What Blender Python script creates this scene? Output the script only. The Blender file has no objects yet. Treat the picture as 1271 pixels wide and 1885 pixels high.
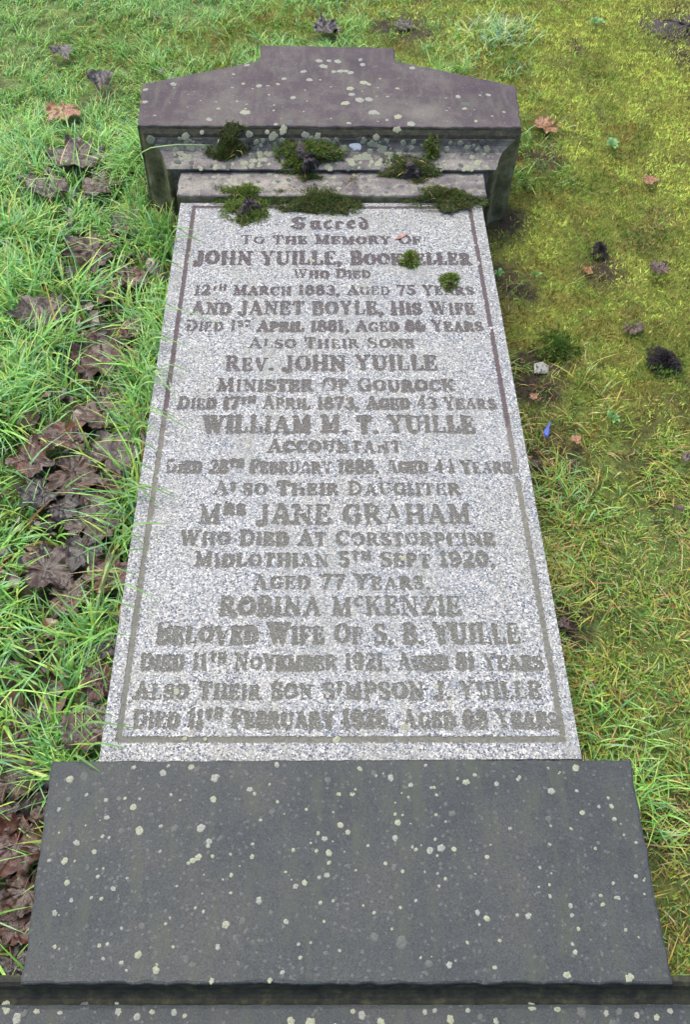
import bpy, math, random
import numpy as np
from mathutils import Vector, Matrix, Euler

# ------------------------------------------------------------------ camera, sky, sun
S = bpy.context.scene
C = S.collection
cam_d = bpy.data.cameras.new("camera"); cam = bpy.data.objects.new("camera", cam_d); C.objects.link(cam)
cam_d.sensor_fit = 'VERTICAL'; cam_d.sensor_height = 24.0
cam_d.lens = 24.0*1600/1885
cam_d.clip_start = 0.02; cam_d.clip_end = 500
cam.location = (-0.04153, -0.48598, 1.52748)
cam.rotation_euler = (0.61783, -0.02675, -0.01898)
S.camera = cam

SUN_EL, SUN_ROT = 66, -40       # high, veiled sun behind the head of the stone
W = bpy.data.worlds.new("World"); S.world = W; W.use_nodes = True
wn = W.node_tree.nodes; wl = W.node_tree.links
sky = wn.new('ShaderNodeTexSky'); sky.sky_type = 'NISHITA'; sky.sun_disc = False
sky.sun_elevation = math.radians(SUN_EL); sky.sun_rotation = math.radians(SUN_ROT)
sky.air_density = 1.0; sky.dust_density = 6.0; sky.ozone_density = 1.4
bg = wn['Background']; bg.inputs[1].default_value = 0.135
wl.new(sky.outputs[0], bg.inputs[0])
sun_d = bpy.data.lights.new("sun", 'SUN'); sun_d.energy = .9; sun_d.angle = math.radians(50); sun_d.color = (1, .95, .87)
sun = bpy.data.objects.new("sun", sun_d); C.objects.link(sun)
el, az = math.radians(SUN_EL), math.radians(SUN_ROT)
sd = Vector((math.sin(az)*math.cos(el), math.cos(az)*math.cos(el), math.sin(el)))
sun.rotation_euler = sd.to_track_quat('Z', 'Y').to_euler()
S.view_settings.view_transform = 'Standard'; S.view_settings.look = 'None'
S.view_settings.exposure = 1.52; S.view_settings.gamma = 1
rng = np.random.default_rng(7)
R_ = random.Random(5)

# ------------------------------------------------------------------ measured layout (metres)
LINES=[('Sacred', -0.1055, 0.0923, 1.3561, 1.3595, 0.0441), ('To The Memory Of', -0.2286, 0.2185, 1.2943, 1.3014, 0.0341), ('JOHN YUILLE, Bookseller', -0.3352, 0.3352, 1.2147, 1.2244, 0.0492), ('Who Died', -0.0972, 0.0882, 1.1684, 1.1709, 0.0317), ('12th March 1883, Aged 75 Years', -0.3263, 0.3302, 1.1058, 1.1139, 0.0346), ('And JANET BOYLE, His Wife', -0.3284, 0.3256, 1.0391, 1.0463, 0.0444), ('Died 1st April 1881, Aged 86 Years', -0.3347, 0.3384, 0.9837, 0.9903, 0.0357), ('Also Their Sons', -0.1922, 0.177, 0.9313, 0.9345, 0.0329), ('Rev. JOHN YUILLE', -0.2397, 0.2239, 0.8623, 0.8658, 0.0451), ('Minister Of Gourock', -0.2533, 0.2565, 0.8012, 0.8044, 0.0385), ('Died 17th April 1873, Aged 43 Years', -0.3314, 0.3397, 0.7497, 0.7532, 0.0341), ('WILLIAM M. T. YUILLE', -0.2767, 0.2886, 0.6843, 0.6865, 0.0462), ('Accountant', -0.1404, 0.1318, 0.6329, 0.6337, 0.0345), ('Died 28th February 1888, Aged 44 Years', -0.3404, 0.3497, 0.5796, 0.5809, 0.0334), ('Also Their Daughter', -0.2425, 0.2415, 0.5262, 0.5266, 0.0334), ('Mrs JANE GRAHAM', -0.2667, 0.2558, 0.458, 0.4578, 0.0449), ('Who Died At Corstorphine', -0.2981, 0.296, 0.4087, 0.4078, 0.0333), ('Midlothian 5th Sept 1920,', -0.2661, 0.2904, 0.3622, 0.3608, 0.0322), ('Aged 77 Years.', -0.1575, 0.1661, 0.3134, 0.3123, 0.0311), ('ROBINA McKENZIE', -0.2138, 0.2176, 0.2603, 0.2584, 0.0378), ('Beloved Wife Of S. B. YUILLE', -0.3189, 0.3174, 0.2054, 0.2019, 0.0383), ('Died 11th November 1921, Aged 81 Years', -0.3412, 0.3501, 0.1565, 0.1521, 0.0306), ('Also Their Son SIMPSON J. YUILLE', -0.3458, 0.3382, 0.1035, 0.0984, 0.0304), ('Died 11th February 1926, Aged 68 Years', -0.3407, 0.3613, 0.0536, 0.0476, 0.0311)]
LICH_PED=[[-0.0218, 1.9479, 0.0088, 0], [-0.0339, 1.9771, 0.0077, 0], [-0.0063, 1.978, 0.0055, 0], [0.0183, 1.9758, 0.0077, 0], [0.0252, 1.923, 0.0077, 0], [0.0419, 1.9236, 0.0055, 0], [0.0069, 1.9196, 0.0055, 0], [0.0538, 1.9153, 0.0066, 0], [0.0832, 1.9869, 0.0055, 0], [0.0886, 1.9603, 0.0066, 0], [-0.0779, 1.9169, 0.0066, 0], [-0.061, 1.8744, 0.0066, 0], [-0.1986, 1.8392, 0.0066, 0], [-0.1314, 1.8779, 0.0055, 0], [-0.1045, 1.7815, 0.0061, 0], [-0.1471, 1.8491, 0.0044, 1], [-0.1262, 1.9182, 0.005, 2], [-0.2293, 1.7061, 0.0099, 1], [-0.3017, 1.7224, 0.0044, 0], [-0.2907, 1.6837, 0.0044, 2], [-0.1644, 1.7369, 0.005, 2], [-0.3223, 1.67, 0.0061, 0], [-0.4316, 1.8405, 0.0066, 0], [-0.503, 1.8107, 0.0055, 0], [-0.4975, 1.7487, 0.0061, 0], [-0.2361, 1.9468, 0.0061, 0], [-0.2712, 1.8963, 0.0039, 0], [-0.2419, 1.8491, 0.0044, 1], [-0.1139, 1.6602, 0.0088, 2], [-0.1477, 1.6517, 0.0044, 0], [0.0505, 1.8328, 0.0077, 1], [0.0542, 1.8025, 0.0066, 0], [0.0741, 1.7758, 0.0094, 0], [0.1006, 1.7793, 0.0083, 0], [0.0357, 1.7585, 0.0083, 1], [0.0886, 1.8648, 0.0083, 1], [0.1019, 1.8567, 0.0055, 1], [0.125, 1.9497, 0.0061, 2], [0.11, 1.7154, 0.0094, 0], [0.1213, 1.7105, 0.005, 0], [0.1741, 1.6962, 0.0083, 1], [0.2066, 1.6635, 0.0088, 0], [0.1445, 1.6799, 0.0039, 0], [0.1513, 1.7944, 0.0039, 0], [0.0438, 1.6618, 0.005, 0], [0.2291, 1.9472, 0.0066, 0], [0.3443, 1.8, 0.0061, 0], [0.3614, 1.7624, 0.0088, 2], [0.3563, 1.7408, 0.005, 1], [0.4289, 1.8107, 0.0055, 0], [0.3807, 1.681, 0.0044, 1], [0.1802, 1.8367, 0.0044, 1], [0.1887, 1.8286, 0.0044, 2], [0.1875, 1.8878, 0.005, 2], [-0.1599, 1.9346, 0.0039, 2], [-0.0717, 1.6974, 0.0039, 2], [0.044, 1.8776, 0.0044, 2], [-0.0311, 1.8753, 0.0028, 1], [0.1346, 1.8861, 0.0028, 1], [-0.0015, 1.8396, 0.0022, 1]]
LICH_PL=[[-0.4241, -0.036, 0.0073, 1], [-0.4022, -0.032, 0.0081, 2], [-0.3276, -0.019, 0.0048, 0], [-0.2811, -0.0281, 0.0069, 0], [-0.2738, -0.017, 0.0036, 0], [-0.238, -0.0191, 0.0057, 1], [-0.2004, -0.0366, 0.0081, 0], [-0.3714, -0.0542, 0.0057, 2], [-0.3635, -0.0693, 0.0044, 0], [-0.3591, -0.0954, 0.0048, 0], [-0.321, -0.0804, 0.0065, 1], [-0.3079, -0.1152, 0.0081, 1], [-0.3338, -0.1149, 0.0065, 2], [-0.2546, -0.1126, 0.0073, 2], [-0.2156, -0.1123, 0.0081, 0], [-0.2652, -0.062, 0.0032, 0], [-0.2926, -0.0921, 0.0048, 2], [-0.4328, -0.0824, 0.004, 0], [-0.4344, -0.1564, 0.0036, 0], [-0.3705, -0.1449, 0.0048, 1], [-0.4033, -0.1876, 0.0057, 1], [-0.3932, -0.2111, 0.004, 0], [-0.4141, -0.2281, 0.0052, 0], [-0.3357, -0.1966, 0.0048, 0], [-0.2164, -0.1545, 0.0065, 1], [-0.224, -0.159, 0.0057, 1], [-0.2032, -0.1384, 0.0044, 0], [-0.3536, -0.1688, 0.0028, 0], [-0.3599, -0.1799, 0.004, 0], [-0.363, -0.1694, 0.0024, 0], [-0.2886, -0.2469, 0.0061, 2], [-0.2896, -0.2835, 0.0065, 1], [-0.2628, -0.3028, 0.0061, 1], [-0.2687, -0.2619, 0.004, 2], [-0.3116, -0.2927, 0.004, 0], [-0.2499, -0.2368, 0.0028, 0], [-0.223, -0.2899, 0.0065, 2], [-0.3521, -0.2907, 0.0032, 2], [-0.3656, -0.2458, 0.004, 2], [-0.0887, -0.3081, 0.004, 0], [-0.1056, -0.3179, 0.0044, 1], [-0.1851, -0.3173, 0.0048, 1], [-0.1448, -0.0549, 0.0057, 0], [-0.137, -0.0617, 0.004, 0], [-0.1039, -0.0169, 0.0057, 0], [-0.1963, -0.0349, 0.0048, 0], [-0.0237, -0.0418, 0.0065, 2], [0.0268, -0.0242, 0.0048, 1], [0.052, -0.0357, 0.0032, 0], [0.0749, -0.0394, 0.0069, 0], [0.1057, -0.0508, 0.0052, 0], [0.1309, -0.02, 0.0036, 0], [0.1377, -0.0553, 0.0036, 0], [0.2077, -0.0364, 0.0044, 0], [0.2404, -0.0505, 0.0052, 0], [0.2777, -0.0406, 0.004, 1], [0.325, -0.0624, 0.0069, 0], [0.2746, -0.044, 0.0036, 0], [0.0139, -0.0641, 0.0048, 1], [-0.0071, -0.0639, 0.0044, 1], [0.0906, -0.0633, 0.002, 1], [-0.0293, -0.1303, 0.0057, 0], [-0.0391, -0.1223, 0.004, 1], [-0.0054, -0.1107, 0.0061, 1], [0.006, -0.1212, 0.0052, 1], [0.0769, -0.1308, 0.0057, 0], [0.0822, -0.1077, 0.0061, 1], [0.0787, -0.0954, 0.0036, 1], [0.1454, -0.1458, 0.0073, 0], [0.1374, -0.1331, 0.0036, 0], [0.1648, -0.1476, 0.0052, 1], [0.0356, -0.1413, 0.0032, 0], [0.1023, -0.1437, 0.0032, 0], [-0.0171, -0.1344, 0.002, 1], [-0.0231, -0.1646, 0.004, 1], [-0.0264, -0.182, 0.0052, 0], [-0.0376, -0.1849, 0.004, 0], [-0.0589, -0.1921, 0.0052, 1], [-0.1244, -0.2155, 0.0061, 0], [-0.1701, -0.2465, 0.0069, 1], [-0.1561, -0.2642, 0.0057, 2], [-0.1372, -0.1547, 0.0044, 1], [-0.0763, -0.1462, 0.004, 1], [-0.1263, -0.1021, 0.0032, 1], [-0.0573, -0.0866, 0.0032, 1], [-0.0158, -0.0911, 0.0024, 0], [-0.0848, -0.2441, 0.0048, 0], [-0.0499, -0.2713, 0.0028, 0], [-0.0667, -0.2731, 0.0032, 0], [-0.0642, -0.2903, 0.0036, 1], [-0.1131, -0.2943, 0.0036, 2], [0.1437, -0.3023, 0.0057, 0], [0.0508, -0.313, 0.0036, 2], [0.1904, -0.2358, 0.0048, 0], [0.2637, -0.2412, 0.0057, 0], [0.2029, -0.2439, 0.0057, 1], [0.1022, -0.2186, 0.0032, 0], [0.1368, -0.1819, 0.0028, 0], [0.0657, -0.2555, 0.0028, 1], [0.3267, -0.2414, 0.004, 0], [0.333, -0.2593, 0.0036, 1], [0.3211, -0.2789, 0.0036, 0], [0.3231, -0.2893, 0.0048, 0], [0.3993, -0.219, 0.004, 0], [0.3953, -0.1988, 0.0032, 1], [0.4313, -0.1895, 0.004, 0], [0.4155, -0.1066, 0.0044, 0], [0.4257, -0.1302, 0.0028, 0], [0.4416, -0.1415, 0.0032, 0], [0.4152, -0.0868, 0.0044, 1], [0.3677, -0.0962, 0.0052, 1], [0.3697, -0.0267, 0.0073, 1], [0.3255, -0.0263, 0.0028, 0], [0.3651, -0.0628, 0.0036, 0], [0.3158, -0.1152, 0.0028, 1], [0.2901, -0.1754, 0.0032, 0], [0.2529, -0.1185, 0.0036, 0], [0.3068, -0.3176, 0.0065, 1], [0.3935, -0.3223, 0.0073, 1], [0.2071, -0.3067, 0.004, 0], [0.205, -0.3181, 0.0036, 2], [0.3576, -0.311, 0.0032, 2], [0.4008, -0.2617, 0.0032, 1], [0.0786, -0.2732, 0.0105, 2], [0.0406, -0.2657, 0.0081, 2]]
LICH_BASE=[[-0.472, -0.3372, 0.0057, 1], [-0.4691, -0.3438, 0.0048, 1], [-0.4538, -0.3538, 0.0065, 0], [-0.4439, -0.3481, 0.0048, 2], [-0.428, -0.3457, 0.004, 1], [-0.3958, -0.3476, 0.0032, 0], [-0.3635, -0.3402, 0.0057, 2], [-0.3188, -0.3396, 0.004, 0], [-0.3155, -0.3476, 0.0052, 0], [-0.2893, -0.3545, 0.0048, 0], [-0.2691, -0.349, 0.0036, 1], [-0.2391, -0.3501, 0.0044, 0], [-0.2238, -0.3543, 0.0032, 1], [-0.0768, -0.3633, 0.0057, 1], [-0.0498, -0.365, 0.0065, 1], [0.0218, -0.3577, 0.0052, 0], [0.0091, -0.3529, 0.0036, 1], [0.0479, -0.366, 0.0052, 1], [0.1098, -0.3552, 0.0036, 0], [0.1236, -0.3535, 0.0032, 0], [0.1447, -0.365, 0.0057, 1], [0.17, -0.3542, 0.0036, 0], [0.2607, -0.3511, 0.0057, 1], [0.2963, -0.3543, 0.0044, 1], [0.3301, -0.3582, 0.0073, 2], [0.3642, -0.3607, 0.004, 0], [0.383, -0.359, 0.0052, 2], [0.4073, -0.3641, 0.004, 0], [0.4343, -0.3672, 0.0044, 1], [0.4554, -0.3596, 0.004, 0], [0.208, -0.368, 0.004, 0], [0.1867, -0.3624, 0.004, 2], [0.3717, -0.3733, 0.0057, 2]]
LICH_SLAB=[[-0.3491, 1.2571, 0.0052, 1], [-0.3434, 1.2206, 0.0057, 1], [-0.0521, 1.233, 0.0065, 1], [-0.0984, 1.2486, 0.0032, 2], [0.0253, 1.1389, 0.004, 1], [0.0704, 1.1414, 0.0048, 1], [0.1204, 0.3791, 0.0057, 1], [-0.0088, 0.0305, 0.0065, 1], [-0.2553, 0.0345, 0.004, 1], [-0.222, 0.0333, 0.0032, 1], [0.3712, 0.0308, 0.0048, 0], [0.1041, 0.0517, 0.0065, 1], [-0.2761, 0.1166, 0.0057, 1], [-0.169, 0.2876, 0.0065, 2], [0.1627, 0.1213, 0.004, 1], [0.3702, 0.2968, 0.0036, 1], [0.2517, 0.61, 0.0028, 2], [0.0848, 0.5681, 0.0032, 2]]
LICH_COVE=[[-0.4724, 4, 0.835, 0.0099, 2], [-0.3823, 5, 0.456, 0.0083, 1], [-0.3704, 3, 0.848, 0.011, 0], [-0.3811, 2, 0.139, 0.0099, 1], [-0.3981, 2, 0.671, 0.0077, 2], [-0.3388, 6, 0.278, 0.005, 2], [-0.2165, 5, 0.987, 0.0077, 1], [-0.1547, 5, 0.582, 0.0099, 2], [-0.1702, 6, 0.405, 0.0055, 1], [-0.1279, 6, 0.835, 0.0099, 1], [-0.1913, 2, 0.886, 0.0077, 1], [-0.1714, 2, 0.962, 0.0094, 1], [-0.1827, 1, 0.949, 0.011, 1], [-0.2306, 1, 0.392, 0.0083, 2], [-0.2081, 1, 0.709, 0.0077, 2], [-0.0699, 5, 0.772, 0.0088, 0], [-0.0515, 4, 0.709, 0.011, 1], [-0.0245, 4, 0.405, 0.0121, 1], [-0.0031, 4, 0.177, 0.0099, 1], [-0.0387, 5, 0.646, 0.0077, 1], [0.011, 4, 0.962, 0.0055, 2], [0.0613, 3, 0.949, 0.0121, 3], [0.0285, 3, 0.405, 0.0099, 1], [0.1071, 4, 0.038, 0.0132, 1], [0.1318, 3, 0.342, 0.0121, 1], [0.1493, 2, 0.886, 0.0099, 1], [0.0687, 2, 0.089, 0.011, 1], [0.0903, 2, 0.405, 0.011, 1], [0.0472, 1, 1.0, 0.011, 1], [0.1214, 1, 0.316, 0.0083, 1], [0.1474, 1, 0.481, 0.0099, 1], [0.1694, 6, 1.0, 0.0083, 1], [0.2523, 4, 0.873, 0.005, 2], [0.2756, 3, 0.696, 0.0083, 1], [0.338, 4, 0.418, 0.0066, 2], [0.3855, 1, 0.532, 0.0088, 1], [0.3719, 2, 0.304, 0.0066, 2], [0.4105, 3, 0.494, 0.0088, 2], [0.0794, 4, 0.823, 0.0088, 2], [0.1148, 5, 0.43, 0.0077, 2], [0.0185, 2, 0.228, 0.0066, 2]]
LICH_FRZ=[[0.0146, 1.5768, 0.011, 1], [0.0365, 1.5895, 0.0088, 1], [0.0042, 1.5476, 0.0066, 1], [-0.3852, 1.5755, 0.0061, 1], [-0.3645, 1.5663, 0.0044, 2], [0.0575, 1.5608, 0.0055, 1], [0.1266, 1.5622, 0.0055, 2], [-0.1646, 1.5609, 0.0066, 1], [-0.0174, 1.5233, 0.0077, 1], [0.1837, 1.5513, 0.005, 2], [0.3875, 1.5678, 0.005, 2]]
LEAVES_PX=[(150, 290), (90, 355), (240, 405), (170, 455), (85, 578), (185, 665), (205, 722), (240, 610), (115, 808), (50, 850), (130, 870), (205, 845), (165, 955), (110, 930), (215, 905), (80, 1045), (150, 1010), (190, 1065), (210, 1112), (185, 1255), (160, 1335), (20, 1375), (60, 1320), (20, 1440), (62, 1455), (28, 1555), (52, 1640), (28, 1695), (20, 1775), (190, 158), (115, 205), (112, 95), (600, 50), (745, 42), (1008, 232), (1197, 325), (1165, 605), (990, 722), (1065, 812), (995, 842), (1046, 1155), (1215, 500), (1092, 485), (1263, 845), (1245, 935), (290, 135), (35, 335), (195, 340), (232, 510), (190, 770), (80, 905), (175, 895), (120, 1095), (205, 1185), (40, 1495)]
LEAVES=[[-0.7341, 1.8619, 0.18], [-0.7984, 1.6881, 0.131], [-0.5551, 1.5687, 0.116], [-0.6414, 1.4501, 0.143], [-0.7169, 1.1877, 0.133], [-0.559, 1.0239, 0.137], [-0.5195, 0.9233, 0.095], [-0.5007, 1.1274, 0.067], [-0.6084, 0.7811, 0.098], [-0.6738, 0.7158, 0.103], [-0.575, 0.6859, 0.118], [-0.4925, 0.7239, 0.112], [-0.5158, 0.5638, 0.124], [-0.5835, 0.5987, 0.069], [-0.4688, 0.6346, 0.069], [-0.5897, 0.4441, 0.105], [-0.5211, 0.4894, 0.083], [-0.4672, 0.4183, 0.092], [-0.4379, 0.3601, 0.063], [-0.4408, 0.1964, 0.066], [-0.453, 0.1126, 0.09], [-0.5798, 0.0737, 0.071], [-0.5523, 0.1287, 0.051], [-0.5672, 0.0111, 0.085], [-0.5257, -0.0034, 0.079], [-0.5392, -0.0929, 0.107], [-0.5043, -0.1648, 0.067], [-0.5162, -0.2087, 0.072], [-0.5106, -0.2701, 0.062], [-0.7267, 2.2596, 0.096], [-0.8307, 2.1072, 0.111], [-0.8968, 2.4697, 0.092], [-0.0092, 2.6688, 0.109], [0.2706, 2.7105, 0.076], [0.6817, 2.0651, 0.091], [0.9486, 1.8033, 0.056], [0.7572, 1.1496, 0.059], [0.4824, 0.9295, 0.033], [0.5533, 0.7789, 0.039], [0.459, 0.731, 0.036], [0.4495, 0.3046, 0.042], [0.8781, 1.3714, 0.061], [0.703, 1.4025, 0.051], [0.7883, 0.7272, 0.045], [0.7332, 0.592, 0.036], [-0.562, 2.3414, 0.043], [-0.8917, 1.7377, 0.044], [-0.6443, 1.7298, 0.131], [-0.5369, 1.3302, 0.101], [-0.527, 0.8426, 0.105], [-0.624, 0.6344, 0.088], [-0.517, 0.6491, 0.099], [-0.5361, 0.3812, 0.081], [-0.4315, 0.2742, 0.057], [-0.5389, -0.0398, 0.083]]
PTS={'lump1': [0.7387, 1.4722], 'lump2': [0.813, 1.0391], 'hole': [1.2777, 2.7471], 'hole2': [0.3, 2.7104], 'pebble': [0.5068, 1.0245], 'blue': [0.4861, 0.81], 'cush': [0.5633, 1.1004], 'plant1': [0.4435, 1.3592], 'plant2': [0.8717, 1.9719], 'plant3': [0.6461, 0.8437], 'tuft1': [0.5945, 2.655], 'tuft2': [0.7257, 2.0962], 'straw': [0.9596, 1.6149], 'plant4': [0.538, 1.3464], 'tuft3': [0.6428, 2.4418], 'scrap': [0.1708, 1.3215], 'm1': [0.1847, 1.2364], 'm2': [0.2749, 1.1577], 'plant5': [0.965, 2.7341], 'hole3': [0.5626, -0.068], 'redhole': [0.4621, 0.3177], 'brown1': [0.484, 1.5843], 'brown2': [0.4697, 1.352], 'brown3': [0.4836, 0.9926], 'brown4': [0.4841, 0.7387], 'brown5': [0.7359, 1.4001], 'brown6': [0.8701, 2.5986], 'brown7': [0.6489, 1.9046]}
ARCS=[[-0.5362, 1.0813, -0.2596, 0.9967], [-0.4825, 0.7729, -0.3004, 0.6828], [-0.4373, 0.8668, -0.3115, 0.8439], [-0.474, 0.6231, -0.3396, 0.4849], [-0.6642, 1.8516, -0.2803, 1.6597], [-0.4605, 0.9379, -0.3292, 0.7573]]

# ------------------------------------------------------------------ helpers
def vn(x, y, s, seed=0):
    """smooth value noise in 0..1, feature size s"""
    r = np.random.default_rng(seed+1000); T = r.random((256, 256))
    x = np.asarray(x, float)/s; y = np.asarray(y, float)/s
    xi = np.floor(x).astype(int); yi = np.floor(y).astype(int); fx = x-xi; fy = y-yi
    fx = fx*fx*(3-2*fx); fy = fy*fy*(3-2*fy)
    a = T[xi % 256, yi % 256]; b = T[(xi+1) % 256, yi % 256]; c = T[xi % 256, (yi+1) % 256]; d = T[(xi+1) % 256, (yi+1) % 256]
    return (a*(1-fx)+b*fx)*(1-fy)+(c*(1-fx)+d*fx)*fy
def fbm(x, y, s, seed=0, o=3):
    t = 0; w = 0
    for i in range(o):
        t = t+vn(x, y, s/2**i, seed+i)*.5**i; w += .5**i
    return t/w

def mesh(name, v, faces, mats, parent=None, smooth=False, cols=None, mat_idx=None):
    """v (n,3); faces (m,k) array or list of arrays/lists; cols (n,3) -> attribute 'tint'"""
    me = bpy.data.meshes.new(name)
    v = np.ascontiguousarray(v, dtype=np.float32)
    if isinstance(faces, np.ndarray): groups = [faces]
    else: groups = faces
    loops = []; tot = []
    for g in groups:
        g = np.asarray(g, dtype=np.int32)
        if g.ndim == 1: loops.append(g); tot.append(np.array([len(g)], np.int32))
        else: loops.append(g.ravel()); tot.append(np.full(len(g), g.shape[1], np.int32))
    loops = np.concatenate(loops); tot = np.concatenate(tot); st = np.concatenate([[0], np.cumsum(tot)[:-1]]).astype(np.int32)
    me.vertices.add(len(v)); me.vertices.foreach_set('co', v.ravel())
    me.loops.add(len(loops)); me.loops.foreach_set('vertex_index', loops)
    me.polygons.add(len(tot)); me.polygons.foreach_set('loop_start', st); me.polygons.foreach_set('loop_total', tot)
    me.polygons.foreach_set('use_smooth', np.full(len(tot), bool(smooth)))
    for m in (mats if isinstance(mats, list) else [mats]): me.materials.append(m)
    if mat_idx is not None: me.polygons.foreach_set('material_index', np.asarray(mat_idx, np.int32))
    me.update(calc_edges=True); me.validate()
    if cols is not None:
        a = me.attributes.new('tint', 'FLOAT_COLOR', 'POINT')
        cc = np.ones((len(v), 4), np.float32); cc[:, :3] = cols; a.data.foreach_set('color', cc.ravel())
    o = bpy.data.objects.new(name, me); C.objects.link(o)
    if parent is not None: o.parent = parent
    return o
def tag(o, label=None, cat=None, group=None, kind=None):
    if label: o['label'] = label
    if cat: o['category'] = cat
    if group: o['group'] = group
    if kind: o['kind'] = kind
    return o
def empty(name, loc):
    o = bpy.data.objects.new(name, None); C.objects.link(o); o.location = loc; o.empty_display_size = .05; return o

class N:
    """small node builder"""
    def __init__(s, name):
        s.m = bpy.data.materials.new(name); s.m.use_nodes = True; s.t = s.m.node_tree; s.n = s.t.nodes; s.l = s.t.links
        s.b = s.n['Principled BSDF']; s.co = s.n.new('ShaderNodeTexCoord').outputs['Object']
    def _in(s, node, i, v):
        if hasattr(v, 'is_linked') or isinstance(v, bpy.types.NodeSocket): s.l.new(v, node.inputs[i])
        else: node.inputs[i].default_value = (*v, 1) if isinstance(v, tuple) and len(v) == 3 else v
    def map(s, scale):
        n = s.n.new('ShaderNodeMapping'); s.l.new(s.co, n.inputs[0]); n.inputs['Scale'].default_value = scale; return n.outputs[0]
    def noise(s, sc, det=3, rough=.55, vec=None, dist=0):
        n = s.n.new('ShaderNodeTexNoise'); s.l.new(vec or s.co, n.inputs['Vector'])
        n.inputs['Scale'].default_value = sc; n.inputs['Detail'].default_value = det; n.inputs['Roughness'].default_value = rough; n.inputs['Distortion'].default_value = dist
        return n.outputs['Fac']
    def voro(s, sc, feat='F1', out='Color', vec=None, rnd=1):
        n = s.n.new('ShaderNodeTexVoronoi'); n.feature = feat; s.l.new(vec or s.co, n.inputs['Vector']); n.inputs['Scale'].default_value = sc
        n.inputs['Randomness'].default_value = rnd
        return n.outputs[out]
    def ramp(s, f, stops, interp='LINEAR'):
        n = s.n.new('ShaderNodeValToRGB'); s.l.new(f, n.inputs[0]); r = n.color_ramp; r.interpolation = interp
        while len(r.elements) < len(stops): r.elements.new(.5)
        for e, (p, c) in zip(r.elements, stops):
            e.position = p; e.color = (c, c, c, 1) if isinstance(c, (int, float)) else (*c, 1)
        return n.outputs[0]
    def mix(s, f, a, b, mode='MIX'):
        n = s.n.new('ShaderNodeMix'); n.data_type = 'RGBA'; n.blend_type = mode
        s._in(n, 0, f)
        for i, v in ((6, a), (7, b)):
            if isinstance(v, tuple): v = (*v, 1) if len(v) == 3 else v
            s._in(n, i, v)
        return n.outputs[2]
    def math(s, op, a, b=0.0):
        n = s.n.new('ShaderNodeMath'); n.operation = op; s._in(n, 0, a); s._in(n, 1, b); return n.outputs[0]
    def xyz(s):
        n = s.n.new('ShaderNodeSeparateXYZ'); s.l.new(s.co, n.inputs[0]); return n.outputs
    def attr(s, name='tint'):
        n = s.n.new('ShaderNodeAttribute'); n.attribute_name = name; return n.outputs['Color']
    def bump(s, h, st=.3, d=.002):
        n = s.n.new('ShaderNodeBump'); s.l.new(h, n.inputs['Height']); n.inputs['Strength'].default_value = st; n.inputs['Distance'].default_value = d
        s.l.new(n.outputs[0], s.b.inputs['Normal'])
    def fin(s, col, rough=.6, spec=.5):
        s._in(s.b, 'Base Color', (*col, 1) if isinstance(col, tuple) else col)
        s._in(s.b, 'Roughness', rough); s.b.inputs['Specular IOR Level'].default_value = spec
        return s.m
    def leafy(s, col, rough, spec, trans):
        """thin leaf: part of the light passes through"""
        s.fin(col, rough, spec)
        t = s.n.new('ShaderNodeBsdfTranslucent'); s._in(t, 0, col)
        m = s.n.new('ShaderNodeMixShader'); m.inputs[0].default_value = trans
        s.l.new(s.b.outputs[0], m.inputs[1]); s.l.new(t.outputs[0], m.inputs[2])
        s.l.new(m.outputs[0], s.n['Material Output'].inputs[0]); return s.m

# ------------------------------------------------------------------ materials
def m_granite():
    n = N('grey_granite'); d = n.noise(60, 2)
    v = n.n.new('ShaderNodeVectorMath'); v.operation = 'MULTIPLY_ADD'
    wv = n.n.new('ShaderNodeTexNoise'); wv.inputs['Scale'].default_value = 300; n.l.new(n.co, wv.inputs[0])
    n.l.new(wv.outputs['Color'], v.inputs[0]); v.inputs[1].default_value = (.005, .005, .005); n.l.new(n.co, v.inputs[2])
    c1 = n.voro(420, vec=v.outputs[0]); s1 = n.n.new('ShaderNodeSeparateColor'); n.l.new(c1, s1.inputs[0])
    grains = n.ramp(s1.outputs[0], [(0, (.022, .030, .042)), (.13, (.06, .075, .095)), (.28, (.12, .14, .16)), (.44, (.19, .20, .21)), (.62, (.235, .24, .23)), (.80, (.36, .37, .35)), (.95, (.24, .22, .18))], 'CONSTANT')
    c2 = n.noise(210, 3, .7)
    g = n.mix(n.ramp(c2, [(.36, .5), (.48, 0)]), grains, (.06, .075, .10))
    g = n.mix(n.math('MULTIPLY', n.ramp(n.noise(9, 4), [(.42, 0), (.7, 1)]), .28), g, (.16, .17, .14))
    g = n.mix(n.math('MULTIPLY', n.ramp(n.noise(4.5, 3, vec=n.map((1, 1, 1))), [(.45, 0), (.65, 1)]), .15), g, (.12, .14, .17))
    o_ = n.xyz(); top = n.ramp(n.math('ADD', o_[1], n.math('MULTIPLY', n.noise(12, 4), .25)), [(1.42, 0), (1.60, .5)]) if False else None
    st = n.noise(16, 5, .65, vec=n.map((2.2, .5, 1)))
    g = n.mix(n.math('MULTIPLY', n.ramp(st, [(.50, 0), (.70, 1)]), .38), g, (.13, .135, .105))
    n.bump(n.noise(500, 2), .35, .0008)
    return n.fin(g, n.ramp(s1.outputs[1], [(0, .45), (1, .8)]), .3)
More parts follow.
